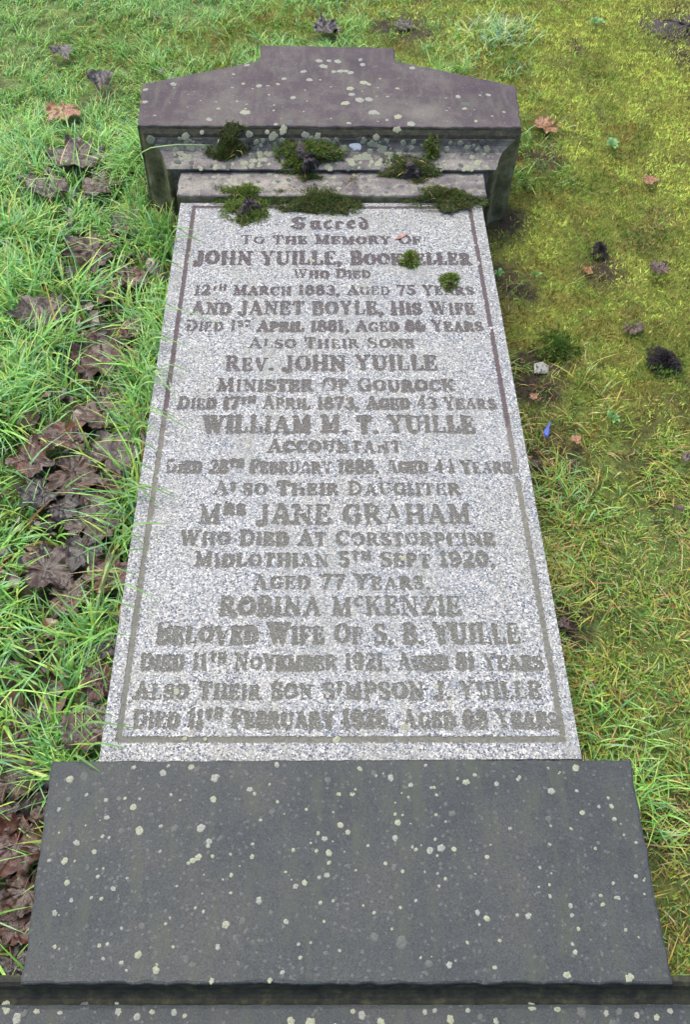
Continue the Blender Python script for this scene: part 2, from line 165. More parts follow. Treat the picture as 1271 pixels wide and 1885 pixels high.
def m_dark(name, cols, green=(.085, .095, .06), gpos=(0, 1, 0), edge=0, rough=.62):
    n = N(name)
    base = n.ramp(n.noise(7 if name[0] == 'd' else 5, 6, .72), [(.3, cols[0]), (.5, cols[1]), (.7, cols[2])])
    fine = n.noise(420, 3, .8)
    base = n.mix(1.0, base, n.ramp(fine, [(.3, .50), (.5, 1.0), (.7, 1.6)]), 'MULTIPLY')
    cl = n.voro(260); sc = n.n.new('ShaderNodeSeparateColor'); n.l.new(cl, sc.inputs[0])
    base = n.mix(n.ramp(sc.outputs[0], [(.955, 0), (.97, .14)]), base, (.22, .22, .21))
    strk = n.noise(30, 4, .6, vec=n.map((1.6, .35, 1)))
    base = n.mix(n.math('MULTIPLY', n.ramp(strk, [(.5, 0), (.68, 1)]), .55), base, green)
    # tiny crusts of lichen between the big ones
    vd = n.voro(75, 'F1', 'Distance'); vc = n.voro(75); s2 = n.n.new('ShaderNodeSeparateColor'); n.l.new(vc, s2.inputs[0])
    rad = n.ramp(s2.outputs[1], [(.80, 0), (1, .30)])
    msk = n.math('GREATER_THAN', n.math('SUBTRACT', rad, n.math('ADD', vd, n.math('MULTIPLY', n.noise(300, 2), .10))), -.02)
    msk = n.math('MULTIPLY', msk, n.ramp(n.noise(5, 3), [(.45, .0), (.65, .4)]))
    base = n.mix(msk, base, (.14, .15, .13))
    n.bump(fine, .5, .0012)
    return n.fin(base, rough, .22)
GRAN = m_granite()
PLIN = m_dark('dark_grey_stone', [(.021, .026, .030), (.029, .035, .037), (.041, .043, .043)], (.042, .050, .036))
PEDM = m_dark('purplish_grey_stone', [(.022, .016, .024), (.043, .035, .040), (.085, .081, .073)], (.070, .069, .056), rough=.7)
def m_side():
    n = N('mossy_stone_side'); f = n.noise(25, 5, .65)
    g = n.ramp(f, [(.3, (.035, .036, .018)), (.5, (.10, .10, .048)), (.66, (.19, .18, .13))]); n.bump(n.noise(160, 4), .6, .003)
    return n.fin(g, .85, .3)
SIDE = m_side()
def m_cove():
    n = N('weathered_moulding_stone'); f = n.noise(11, 5, .65)
    g = n.ramp(f, [(.3, (.045, .040, .044)), (.5, (.098, .092, .092)), (.7, (.19, .185, .16))])
    g = n.mix(1.0, g, n.ramp(n.noise(350, 3, .8), [(.3, .45), (.5, 1), (.7, 1.6)]), 'MULTIPLY')
    g = n.mix(n.math('MULTIPLY', n.ramp(n.noise(45, 4, .7), [(.54, 0), (.6, 1)]), .55), g, (.19, .20, .15))
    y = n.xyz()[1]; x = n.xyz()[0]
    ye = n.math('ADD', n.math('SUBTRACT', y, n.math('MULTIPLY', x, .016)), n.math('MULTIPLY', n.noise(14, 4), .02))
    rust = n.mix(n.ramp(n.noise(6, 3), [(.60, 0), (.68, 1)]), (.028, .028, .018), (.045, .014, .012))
    g = n.mix(n.ramp(n.math('SUBTRACT', ye, 1.632), [(-.0, 0), (.006, .92)]), g, rust)  # dark olive with some rust, painting the overhang shade along the cove top
    sd = n.math('ABSOLUTE', x)
    g = n.mix(n.ramp(n.math('SUBTRACT', n.math('ADD', sd, n.math('MULTIPLY', n.noise(30, 3), .02)), .47), [(0, 0), (.02, .7)]), g, (.045, .045, .025))
    n.bump(n.noise(300, 3), .5, .0015); return n.fin(g, .8, .3)
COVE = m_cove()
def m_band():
    n = N('shaded_algae_stone'); z = n.xyz()[2]
    g = n.ramp(n.noise(60, 4, .7), [(.35, (.007, .008, .007)), (.55, (.018, .020, .012)), (.72, (.042, .043, .021))]); n.bump(n.noise(200, 3), .5, .002)  # olive algae tone, darkened further to paint in the shade below overhangs
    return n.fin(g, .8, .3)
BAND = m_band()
def m_lich(name, c, c2):
    n = N(name); g = n.ramp(n.noise(320, 3, .7), [(.35, c2), (.6, c)]); n.bump(n.noise(420, 2), .6, .001); return n.fin(g, .95, .15)
LICH = [m_lich('pale_lichen', (.20, .212, .185), (.115, .125, .11)), m_lich('greenish_lichen', (.215, .23, .17), (.13, .145, .105)),
        m_lich('faint_lichen', (.082, .088, .082), (.055, .062, .062)), m_lich('white_lichen', (.5, .53, .56), (.36, .39, .4))]
def m_ink():
    n = N('weathered_letter_fill'); y = n.xyz()[1]; yn = n.math('ADD', n.math('MULTIPLY', y, .7), n.math('MULTIPLY', n.math('SUBTRACT', n.noise(7, 3), .5), .6))
    g = n.ramp(yn, [(.15, (.072, .075, .066)), (.5, (.064, .063, .058)), (.85, (.044, .038, .042))])
    g = n.mix(1.0, g, n.ramp(n.noise(260, 3, .8), [(.3, .6), (.5, 1), (.7, 1.5)]), 'MULTIPLY')
    g = n.mix(n.math('MULTIPLY', n.ramp(n.noise(340, 2, .6), [(.56, 0), (.62, 1)]), .5), g, (.20, .20, .19))
    return n.fin(g, .85, .2)
INK = m_ink()
def m_bline():
    n = N('border_line_fill'); o = n.xyz(); yn = n.math('ADD', o[1], n.math('MULTIPLY', n.noise(5, 3), .5))
    g = n.ramp(yn, [(.3, (.088, .092, .078)), (.8, (.105, .104, .088)), (1.15, (.092, .084, .076)), (1.45, (.062, .050, .052))])
    g = n.mix(1.0, g, n.ramp(n.noise(120, 4, .8), [(.3, .6), (.5, 1), (.7, 1.3)]), 'MULTIPLY')
    return n.fin(g, .85, .2)
BLINE = m_bline()
def m_tint(name, rough, spec, trans, amp=.0):
    n = N(name); g = n.mix(1.0, n.attr(), n.ramp(n.noise(90, 2), [(.3, .8), (.7, 1.2)]), 'MULTIPLY'); return n.leafy(g, rough, spec, trans)
BLADE = m_tint('grass_blade', .33, .38, .40)
MOSSM = m_tint('moss_frond', .7, .12, .35)
def m_leaf(name, a, b, c):
    n = N(name); f = n.noise(28, 5, .65)
    g = n.ramp(f, [(.3, a), (.52, b), (.72, c)])
    g = n.mix(n.math('MULTIPLY', n.ramp(n.attr(), [(.25, 0), (1, 1)]), .9), g, tuple(v*.42 for v in a))
    n.bump(n.noise(70, 5, .75), .7, .004)
    return n.leafy(g, n.ramp(n.noise(35, 3), [(.40, .12), (.60, .5)]), .42, .04)
LEAFM = {'grey': m_leaf('wet_grey_brown_leaf', (.011, .007, .005), (.028, .017, .012), (.066, .045, .038)),
         'red': m_leaf('wet_red_brown_leaf', (.011, .004, .002), (.032, .010, .005), (.080, .028, .012)),
         'brown': m_leaf('wet_brown_leaf', (.014, .007, .004), (.032, .017, .009), (.068, .038, .022)),
         'dark': m_leaf('rotted_dark_leaf', (.008, .007, .006), (.017, .014, .013), (.034, .030, .029)),
         'tan': m_leaf('orange_tan_leaf', (.10, .045, .015), (.17, .075, .028), (.22, .12, .055))}

# ------------------------------------------------------------------ ground
def gut(x, y):      # leaf filled hollow along the left edge of the stone
    cx = -.56-.09*np.clip(y-.9, 0, 1.2)
    return np.exp(-((x-cx)/.15)**2)*np.clip((2.0-y)/.3, 0, 1)
def gh(x, y):
    h = .020*(fbm(x+20, y+20, .35, 3)-.5)*2+.006*(vn(x+20, y+20, .06, 8)-.5)*2
    big = .25*(fbm(x+200, y+200, 9, 5)-.5)*np.clip((np.hypot(x, y-1)-4)/8, 0, 1)
    near = np.exp(-(np.maximum(np.abs(x)-.4, 0)/.05)**2)*((y > -.5) & (y < 1.9))
    return h-.028*gut(x, y)+big-.012*near
def mossw(x, y):    # 1 = moss, 0 = lawn grass
    m = np.clip((x-(.33+.18*(vn(x+9, y+9, .3, 21)-.5)))/.16, 0, 1)
    lim = .62+.35*(fbm(x+5, y+5, .35, 22)-.5)
    m = m*np.clip((y-lim)/.25, 0, 1)
    extra = np.clip((x-.95+.25*(vn(x+3, y+3, .2, 23)-.5))/.2, 0, 1)*np.clip((y-.45)/.2, 0, 1)*.8
    back = np.clip((y-2.15)/.3, 0, 1)*np.clip((fbm(x+7, y+7, .5, 24)-.42)/.15, 0, 1)*np.clip((x+1.1)/.9, 0, 1)*.8
    return np.maximum(np.maximum(m, extra), back)
def axis(a, b, st, far):
    k = np.arange(a, b, st); out = []; s = st; p = b
    while p < far: out.append(p); s *= 1.25; p += s
    lo = []; s = st; p = a-st
    while p > -far: lo.append(p); s *= 1.25; p -= s
    return np.concatenate([lo[::-1], k, out])
gx = axis(-1.8, 2.0, .016, 150); gy = axis(-.9, 3.6, .016, 150)
X, Y = np.meshgrid(gx, gy); nx, ny = len(gx), len(gy)
V = np.stack([X, Y, gh(X, Y)], -1).reshape(-1, 3)
i = np.arange((ny-1)*(nx-1)); r0 = i//(nx-1)*nx+i % (nx-1)
Fq = np.stack([r0, r0+1, r0+nx+1, r0+nx], -1)
mw = mossw(V[:, 0], V[:, 1]); br = fbm(V[:, 0], V[:, 1], .16, 40)
BROWN = [(PTS[k], r) for k, r in (('brown1', .07), ('brown2', .09), ('brown3', .09), ('brown4', .12), ('brown5', .07), ('brown6', .05), ('brown7', .06), ('hole', .16), ('hole2', .12), ('hole3', .07), ('redhole', .05))]
def brownw(x, y):
    b = np.zeros_like(x)
    for (px, py), r in BROWN: b = np.maximum(b, np.exp(-(((x-px)/r)**2+((y-py)/(r*1.25))**2)))
    n = fbm(x+11, y+4, .09, 41)
    b = np.maximum(b*1.15, np.clip((.60-np.abs(x)), 0, .2)/.2*.50*(x > .4)*(y > .75)*(y < 1.75))
    return np.clip(b*.95+np.clip((n-.60)/.12, 0, 1)*.6-.12, 0, 1)
bw = brownw(V[:, 0], V[:, 1])
soil = np.array([.028, .020, .013]); mossc = np.array([.13, .15, .025]); thatch = np.array([.085, .13, .03])
col = thatch+(mossc-thatch)*mw[:, None]; col = col+(soil-col)*np.maximum(bw, gut(V[:, 0], V[:, 1])*.9)[:, None]
far = np.clip((np.hypot(V[:, 0], V[:, 1]-1)-3.2)/1.5, 0, 1)[:, None]; col = col*(1-far)+np.array([.085, .125, .034])*far
n = N('lawn_soil'); g = n.mix(1.0, n.attr(), n.ramp(n.noise(55, 6, .75), [(.32, .35), (.5, 1), (.7, 1.7)]), 'MULTIPLY'); n.bump(n.noise(90, 6, .75), 1, .012); SOIL = n.fin(g, .8, .3)
tag(mesh('ground', V, Fq, SOIL, smooth=True, cols=col), kind='structure')

# ------------------------------------------------------------------ the fallen gravestone
ZS, ZF, ZP, ZL, ZB = .160, .178, .262, .180, .140
stone = tag(empty('gravestone', (0, .8, 0)), 'fallen grey granite gravestone lying face up in the grass, long inscription, darker pediment and plinth', 'gravestone')
def part(name, v, f, m, parent=None, **k):
    v = np.array(v, float); par = parent or stone
    if par is stone: v[:, 1] -= .8
    else: v[:, 1] -= .8
    return mesh(name, v, f, m, par, **k)
# materials of the stone are written in world y; shift object coordinates back
for m in (GRAN, PLIN, PEDM, SIDE, COVE, BAND, INK, BLINE):
    t = m.node_tree; tc = next(q for q in t.nodes if q.type == 'TEX_COORD'); mp = t.nodes.new('ShaderNodeMapping'); mp.inputs['Location'].default_value = (0, .8, 0)
    for l in list(tc.outputs['Object'].links):
        dst = l.to_socket; t.links.remove(l); t.links.new(mp.outputs[0], dst)
    t.links.new(tc.outputs['Object'], mp.inputs[0])

# --- lettering: each glyph is a set of strokes (thick K, thin n) rasterised into cells cut into the slab
def E(cx, cy, rx, ry, a0, a1, k=9):
    return [(cx+rx*math.cos(math.radians(a0+(a1-a0)*j/(k-1))), cy+ry*math.sin(math.radians(a0+(a1-a0)*j/(k-1)))) for j in range(k)]
def stem(x, foot=1, head=1, s=.13):
    o = [('K', [(x, .05), (x, .95)])]
    if foot: o.append(('n', [(x-s, .03), (x+s, .03)]))
    if head: o.append(('n', [(x-s, .97), (x+s, .97)]))
    return o
G = {}
G['A'] = (.92, [('n', [(.12, .05), (.42, .95)]), ('K', [(.44, .93), (.76, .05)]), ('n', [(.22, .33), (.64, .33)]), ('n', [(0, .03), (.25, .03)]), ('n', [(.62, .03), (.92, .03)])])
G['B'] = (.76, stem(.16)+[('n', [(.16, .97), (.4, .97)]), ('K', E(.38, .74, .24, .22, 80, -80)), ('n', [(.16, .52), (.42, .52)]), ('K', E(.40, .27, .28, .24, 80, -80)), ('n', [(.16, .03), (.4, .03)])])
G['C'] = (.84, [('K', E(.46, .5, .36, .44, 120, 240)), ('n', E(.46, .5, .36, .46, 120, 40)), ('n', E(.46, .5, .36, .46, 240, 320)), ('n', [(.76, .95), (.76, .7)])])
G['D'] = (.86, stem(.16)+[('n', [(.16, .97), (.42, .97)]), ('K', E(.38, .5, .38, .45, 75, -75)), ('n', [(.16, .03), (.42, .03)])])
G['E'] = (.74, stem(.16)+[('n', [(.16, .97), (.64, .97), (.64, .76)]), ('n', [(.16, .52), (.5, .52), (.5, .40)]), ('n', [(.5, .52), (.5, .64)]), ('n', [(.16, .03), (.68, .03), (.68, .26)])])
G['F'] = (.70, stem(.16)+[('n', [(.16, .97), (.64, .97), (.64, .76)]), ('n', [(.16, .52), (.5, .52), (.5, .40)]), ('n', [(.5, .52), (.5, .64)])])
G['G'] = (.90, [('K', E(.46, .5, .36, .44, 120, 240)), ('n', E(.46, .5, .36, .46, 120, 40)), ('n', E(.46, .5, .34, .46, 240, 310)), ('n', [(.76, .95), (.76, .72)]), ('K', [(.74, .08), (.74, .42)]), ('n', [(.58, .42), (.88, .42)])])
G['H'] = (.94, stem(.16)+stem(.76)+[('n', [(.16, .5), (.76, .5)])])
G['I'] = (.34, stem(.17))
G['J'] = (.56, stem(.38, 0)+[('K', E(.2, .10, .18, .15, 0, -120)), ('K', [(.06, .02), (.03, .14)])])
G['K'] = (.90, stem(.16)+[('n', [(.2, .42), (.68, .95)]), ('K', [(.38, .58), (.72, .05)]), ('n', [(.56, .97), (.84, .97)]), ('n', [(.6, .03), (.9, .03)])])
G['L'] = (.70, stem(.16)+[('n', [(.16, .03), (.66, .03), (.66, .28)])])
G['M'] = (1.08, [('n', [(.16, .05), (.16, .95)]), ('K', [(.18, .93), (.5, .08)]), ('n', [(.5, .08), (.84, .95)]), ('K', [(.88, .05), (.88, .95)]), ('n', [(.02, .03), (.3, .03)]), ('n', [(.74, .03), (1.02, .03)]), ('n', [(.02, .97), (.2, .97)]), ('n', [(.84, .97), (1.02, .97)])])
G['N'] = (.96, [('n', [(.16, .05), (.16, .95)]), ('K', [(.16, .95), (.78, .06)]), ('n', [(.78, .05), (.78, .95)]), ('n', [(.02, .03), (.3, .03)]), ('n', [(.64, .97), (.92, .97)]), ('n', [(.0, .97), (.2, .97)])])
G['O'] = (.92, [('K', E(.46, .5, .36, .44, 125, 235)), ('K', E(.46, .5, .36, .44, -55, 55)), ('n', E(.46, .5, .36, .46, 55, 125)), ('n', E(.46, .5, .36, .46, 235, 305))])
G['P'] = (.74, stem(.16)+[('n', [(.16, .97), (.4, .97)]), ('K', E(.38, .71, .26, .24, 80, -80)), ('n', [(.16, .46), (.42, .46)])])
G['R'] = (.86, stem(.16)+[('n', [(.16, .97), (.4, .97)]), ('K', E(.38, .73, .25, .22, 80, -80)), ('n', [(.16, .5), (.42, .5)]), ('K', [(.40, .48), (.76, .05)]), ('n', [(.66, .03), (.88, .03)])])
G['S'] = (.70, [('n', E(.35, .74, .25, .23, 30, 120)), ('K', E(.33, .74, .22, .2, 120, 230, 5)+E(.37, .27, .24, .22, 50, -60, 7)), ('n', E(.35, .27, .27, .25, -60, -150)), ('n', [(.6, .95), (.6, .74)]), ('n', [(.1, .05), (.1, .28)])])
G['T'] = (.80, stem(.40, 1, 0)+[('n', [(.06, .74), (.06, .97), (.74, .97), (.74, .74)])])
G['U'] = (.92, [('K', [(.18, .95), (.18, .35)]), ('K', E(.47, .35, .29, .30, 180, 270, 5)), ('n', E(.47, .35, .29, .32, 270, 360, 5)), ('n', [(.76, .35), (.76, .95)]), ('n', [(.04, .97), (.32, .97)]), ('n', [(.64, .97), (.9, .97)])])
G['V'] = (.90, [('K', [(.14, .95), (.46, .06)]), ('n', [(.46, .06), (.76, .95)]), ('n', [(0, .97), (.28, .97)]), ('n', [(.62, .97), (.9, .97)])])
G['W'] = (1.26, [('K', [(.14, .95), (.40, .06)]), ('n', [(.40, .06), (.64, .90)]), ('K', [(.62, .92), (.86, .06)]), ('n', [(.86, .06), (1.12, .95)]), ('n', [(0, .97), (.28, .97)]), ('n', [(.98, .97), (1.26, .97)]), ('n', [(.48, .97), (.74, .97)])])
G['Y'] = (.88, [('K', [(.12, .95), (.44, .48)]), ('n', [(.44, .48), (.74, .95)]), ('K', [(.44, .05), (.44, .48)]), ('n', [(0, .97), (.26, .97)]), ('n', [(.6, .97), (.88, .97)]), ('n', [(.3, .03), (.58, .03)])])
G['Z'] = (.78, [('n', [(.08, .76), (.08, .97), (.66, .97)]), ('K', [(.66, .93), (.1, .06)]), ('n', [(.1, .03), (.7, .03), (.7, .26)])])
G['0'] = (.70, [('K', E(.35, .5, .26, .44, 0, 360, 16))])
G['1'] = (.40, stem(.2, 1, 0)+[('n', [(.2, .95), (.06, .84)])])
G['2'] = (.66, [('n', E(.32, .72, .24, .25, 170, 60)), ('K', E(.32, .72, .22, .23, 60, -30, 5)+[(.1, .08)]), ('K', [(.1, .05), (.58, .05)]), ('n', [(.58, .05), (.6, .22)])])
G['3'] = (.66, [('n', E(.32, .75, .22, .22, 160, 60)), ('K', E(.30, .75, .24, .22, 60, -70)), ('K', E(.30, .28, .28, .25, 70, -80)), ('n', E(.3, .28, .26, .25, -80, -160))])
G['4'] = (.72, [('n', [(.46, .95), (.04, .3), (.68, .3)]), ('K', [(.48, .95), (.48, .05)]), ('n', [(.34, .03), (.64, .03)])])
G['5'] = (.66, [('K', [(.16, .95), (.56, .95)]), ('n', [(.16, .95), (.14, .56)]), ('K', E(.3, .32, .28, .27, 110, -80)), ('n', E(.3, .32, .26, .29, -80, -160))])
G['6'] = (.70, [('K', E(.36, .48, .28, .44, 100, 200)), ('K', E(.36, .3, .26, .26, 0, 360, 14)), ('n', E(.36, .5, .28, .46, 100, 50))])
G['7'] = (.66, [('K', [(.06, .93), (.6, .93)]), ('n', [(.06, .93), (.06, .76)]), ('K', [(.58, .92), (.28, .05)])])
G['8'] = (.70, [('K', E(.35, .74, .2, .21, 0, 360, 14)), ('K', E(.35, .28, .26, .25, 0, 360, 14))])
G['9'] = (.70, [('K', E(.34, .68, .26, .26, 0, 360, 14)), ('K', E(.34, .5, .28, .44, 0, -70)), ('n', E(.34, .5, .28, .46, -70, -130))])
G['.'] = (.24, [('K', [(.1, .06), (.12, .06)])]); G[','] = (.26, [('K', [(.12, .06), (.13, .04)]), ('n', [(.14, .04), (.06, -.16)])])
# old-English capital and letters of the first word
G['*S'] = (.86, [('K', E(.40, .72, .27, .24, 40, 215, 7)+[(.62, .36)]), ('K', E(.38, .28, .28, .26, 40, -150, 8)), ('n', [(.02, .2), (.22, .34)]), ('n', [(.30, .95), (.36, .1)]), ('n', [(.62, .9), (.76, .98)])])
G['*a'] = (.60, [('K', [(.14, .55), (.14, .12), (.28, .0)]), ('n', [(.14, .55), (.34, .68), (.46, .56)]), ('K', [(.44, .6), (.44, .08), (.54, .0)]), ('n', [(.28, 0), (.44, .16)])])
G['*c'] = (.50, [('K', [(.14, .54), (.14, .14), (.3, .02)]), ('K', [(.14, .54), (.38, .66)]), ('n', [(.3, .02), (.44, .12)])])
G['*r'] = (.50, [('K', [(.14, .62), (.14, .06)]), ('n', [(.02, .06), (.26, .04)]), ('K', [(.30, .62), (.40, .56)]), ('n', [(.14, .5), (.34, .66)])])
G['*e'] = (.52, [('K', [(.14, .54), (.14, .14), (.3, .02)]), ('K', [(.14, .54), (.34, .66), (.38, .46)]), ('n', [(.38, .44), (.14, .30)]), ('n', [(.3, .02), (.44, .12)])])
G['*d'] = (.60, [('K', [(.14, .5), (.14, .12), (.30, .0)]), ('n', [(.14, .5), (.34, .62)]), ('K', [(.16, .98), (.44, .66), (.46, .14), (.30, .0)])])

def layout(txt):
    """-> list of (glyph, x, scale, raise), total width, in cap heights"""
    out = []; x = 0
    if txt == 'Sacred':
        for ch in txt:
            g = G['*'+ch]; out.append((g, x, 1, 0)); x += g[0]+.12
        return out, x-.12
    for w in txt.split(' '):
        k = 0
        while k < len(w):
            ch = w[k]; sup = 0
            if ch in 'thsrd' and k and (w[0].isdigit() or (w == 'Mrs')) and w[:3] != 'The': sup = 1
            if w == 'McKENZIE' and ch == 'c': sup = 1
            sc, up = (.56, .46) if sup else ((.84, 0) if ch.islower() else (1, 0))
            g = G[ch.upper()]; out.append((g, x, sc, up)); x += g[0]*sc+.17; k += 1
        x += .48
    return out, x-.65
CELL = .0015
QU = [(-.392, 1.458), (.389, 1.473), (.390, -.006), (-.390, -.004)]     # slab corners TL TR BR BL
NXC, NYC = 520, 976
us = np.linspace(0, 1, NXC+1); vs = np.linspace(0, 1, NYC+1)
UU, VV = np.meshgrid(us, vs)
def slabxy(u, v):
    x = (QU[3][0]*(1-u)+QU[2][0]*u)*(1-v)+(QU[0][0]*(1-u)+QU[1][0]*u)*v
    y = (QU[3][1]*(1-u)+QU[2][1]*u)*(1-v)+(QU[0][1]*(1-u)+QU[1][1]*u)*v
    return x, y
GX, GY = slabxy(UU, VV)
CXc = (GX[:-1, :-1]+GX[1:, 1:])/2; CYc = (GY[:-1, :-1]+GY[1:, 1:])/2
maskid = np.zeros((NYC, NXC), np.int16)
dith = rng.random(CXc.shape); wear = fbm(CXc, CYc, .022, 60, 3); fine = vn(CXc, CYc, .0035, 63); blur = fbm(CXc+3, CYc, .05, 66, 2)
for li, (txt, xl, xr, yl, yr, cap) in enumerate(LINES):
    gl, tw = layout(txt); cap *= 1.0; sx = (xr-xl)/tw
    y0, y1 = min(yl, yr)-.012, max(yl, yr)+cap+.008
    rows = np.where((CYc[:, 0] > y0-.02) & (CYc[:, 0] < y1+.02))[0]; ra, rb = rows[0], rows[-1]+1
    for (gw, strokes), gx_, sc, up in gl:
        x0g = xl+gx_*sx; ca, cb = np.searchsorted(CXc[ra], [x0g-.012, x0g+(gw+.2)*sx*sc+.012])
        ca = max(ca, 0); cb = min(cb, NXC)
        PX = CXc[ra:rb, ca:cb]; PY = CYc[ra:rb, ca:cb]
        base = yl+(yr-yl)*(PX-xl)/(xr-xl)
        lx = (PX-x0g); ly = (PY-base)-up*cap
        jig = R_.uniform(-.03, .03)*cap; loss = R_.random()
        m = np.full(PX.shape, 1e3)
        for kd, pts in strokes:
            hw = (.128 if kd == 'K' else .074)*cap*(1 if sc > .7 else .9)*(1.0+.10*(li > 15))
            for (ax, ay), (bx_, by_) in zip(pts, pts[1:]):
                ax_, ay_, bx2, by2 = ax*sx*sc, ay*cap*sc+jig, bx_*sx*sc, by_*cap*sc+jig
                dx, dy = bx2-ax_, by2-ay_; L2 = dx*dx+dy*dy+1e-12
                t = np.clip(((lx-ax_)*dx+(ly-ay_)*dy)/L2, 0, 1)
                m = np.minimum(m, np.hypot(lx-ax_-t*dx, ly-ay_-t*dy)-hw)
        wv = wear[ra:rb, ca:cb]; fv = fine[ra:rb, ca:cb]; bl = blur[ra:rb, ca:cb]
        thr = (fv-.5)*.0020+(bl-.52)*.0040-.0001+(dith[ra:rb, ca:cb]-.5)*.0017
        on = (m < thr) & (dith[ra:rb, ca:cb] > .04) & (wv > (.19 if loss > .07 else .33))
        sub = maskid[ra:rb, ca:cb]; sub[on & (sub == 0)] = li+1
# border line
def seg(ax, ay, bx_, by_, hw, idn, f0=.0):
    dx, dy = bx_-ax, by_-ay; t = np.clip(((CXc-ax)*dx+(CYc-ay)*dy)/(dx*dx+dy*dy), 0, 1)
    d = np.hypot(CXc-ax-t*dx, CYc-ay-t*dy)
    maskid[(d < hw+(fine-.5)*.0016+(dith-.5)*.0018) & (maskid == 0) & (wear > f0)] = idn
BL = [(-.354, 1.440), (.355, 1.450), (.364, .028), (-.362, .034)]
seg(*BL[3], *BL[0], .0052, 30, .22); seg(*BL[2], *BL[1], .0052, 31, .22); seg(*BL[3], *BL[2], .0056, 32, .2); seg(*BL[0], *BL[1], .0052, 33, .22)
# slab top = cells not cut
edge = np.minimum.reduce([UU, 1-UU, VV, 1-VV*1.0])
SZ = ZS+np.zeros_like(GX)-.0035*(np.minimum.reduce([UU*.78, (1-UU)*.78, VV*1.46, (1-VV)*1.46]) < .0012)*(.5+vn(GX, GY, .01, 70))
jx = (vn(GY*0+GY, GX*0, .03, 75)-.3)*.004*(vn(GY, GX*0, .008, 76)**2); GX[:, 0] += np.abs(jx[:, 0])+.0004; GX[:, -1] -= np.abs(jx[::-1, 0])+.0004
jy = (vn(GX, GX*0, .03, 77))*.0035*(vn(GX, GX*0, .008, 78)**2); GY[-1, :] -= jy[-1, :]
vid = np.arange((NYC+1)*(NXC+1)).reshape(NYC+1, NXC+1)
cell = np.stack([vid[:-1, :-1], vid[:-1, 1:], vid[1:, 1:], vid[1:, :-1]], -1)
flatm = maskid == 0
top = cell[flatm]
VT = np.stack([GX, GY, SZ], -1).reshape(-1, 3)
per = np.concatenate([vid[0, :], vid[1:, -1], vid[-1, -2::-1], vid[-2:0:-1, 0]])
low = VT[per].copy(); low[:, 2] = -.03
nb = len(VT); pi = np.arange(len(per)); pj = (pi+1) % len(per)
sidef = np.stack([per[pj], per[pi], nb+pi, nb+pj], -1)
panel = part('inscribed_panel', np.concatenate([VT, low]), [top, sidef], GRAN)
def carve(idn, name, mat, depth=.0010):
    rr, cc = np.where(maskid == idn)
    if not len(rr): return
    q = cell[rr, cc]; P = VT.copy(); fl = P[q.ravel()].copy(); fl[:, 2] -= depth
    vs_ = [fl]; fs = [np.arange(len(q)*4).reshape(-1, 4)]; base = len(fl)
    pad = np.zeros((NYC+2, NXC+2), bool); pad[1:-1, 1:-1] = flatm
    for dr, dc, a, b in ((-1, 0, 0, 1), (0, 1, 1, 2), (1, 0, 2, 3), (0, -1, 3, 0)):
        w = pad[rr+1+dr, cc+1+dc]; e = q[w]
        if not len(e): continue
        t0, t1 = P[e[:, a]], P[e[:, b]]; b0, b1 = t0.copy(), t1.copy(); b0[:, 2] -= depth; b1[:, 2] -= depth
        vs_.append(np.stack([t0, t1, b1, b0], 1).reshape(-1, 3)); fs.append(base+np.arange(len(e)*4).reshape(-1, 4)); base += len(e)*4
    return part(name, np.concatenate(vs_), fs, mat, panel)
for li in range(len(LINES)):
    o = carve(li+1, 'inscription_line', INK)
    o['label'] = 'incised inscription line reading "%s"' % LINES[li][0].upper().replace('MCK', 'McK')
for k in (30, 31, 32, 33): carve(k, 'border_line', BLINE)

# --- generic solid from top grid outline
def block(name, ring_top, ztop, zbot, mat, matside, chamf=.004, nsub=60, rough=.0015, seed=0, bot_out=0):
    """horizontal slab with jittered, slightly worn arrises; ring_top counter-clockwise"""
    pts = []
    for (ax, ay), (bx_, by_) in zip(ring_top, ring_top[1:]+ring_top[:1]):
        k = max(2, int(math.hypot(bx_-ax, by_-ay)/.006))
        for j in range(k): t = j/k; pts.append((ax+(bx_-ax)*t, ay+(by_-ay)*t))
    P = np.array(pts); nP = len(P); c = P.mean(0)
    T = np.roll(P, -1, 0)-np.roll(P, 1, 0); T /= np.linalg.norm(T, axis=1)[:, None]; Nn = np.stack([T[:, 1], -T[:, 0]], -1)
    j = (vn(np.arange(nP)*.006, np.zeros(nP)+seed, .02, 80+seed)-.5)*2*rough+(vn(np.arange(nP)*.006, np.zeros(nP)+seed, .007, 90+seed)-.5)*rough
    outer = P+Nn*j[:, None]; inner = outer-Nn*(chamf*(.6+.8*vn(np.arange(nP)*.006, np.zeros(nP), .03, 99))[:, None])
    mid = outer-Nn*chamf*.3
    z = lambda a, h: np.column_stack([a, np.full(len(a), h)])
    V = np.concatenate([z(inner, ztop), z(mid, ztop-chamf*.35), z(outer, ztop-chamf), z(outer, zbot)])
    i = np.arange(nP); jn = (i+1) % nP
    fs = []; mi = []
    for L in range(3):
        fs.append(np.stack([L*nP+jn, L*nP+i, (L+1)*nP+i, (L+1)*nP+jn], -1)); mi += [0 if L < 2 else 1]*nP
    fs.append(np.arange(nP)); mi.append(0)
    return V, fs, mi
rp = [(-.457, -.006), (-.4445, -.317), (.4525, -.331), (.461, -.013)]
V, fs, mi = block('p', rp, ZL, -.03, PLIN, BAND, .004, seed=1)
plinth = part('plinth', V, fs, [PLIN, BAND], mat_idx=mi)
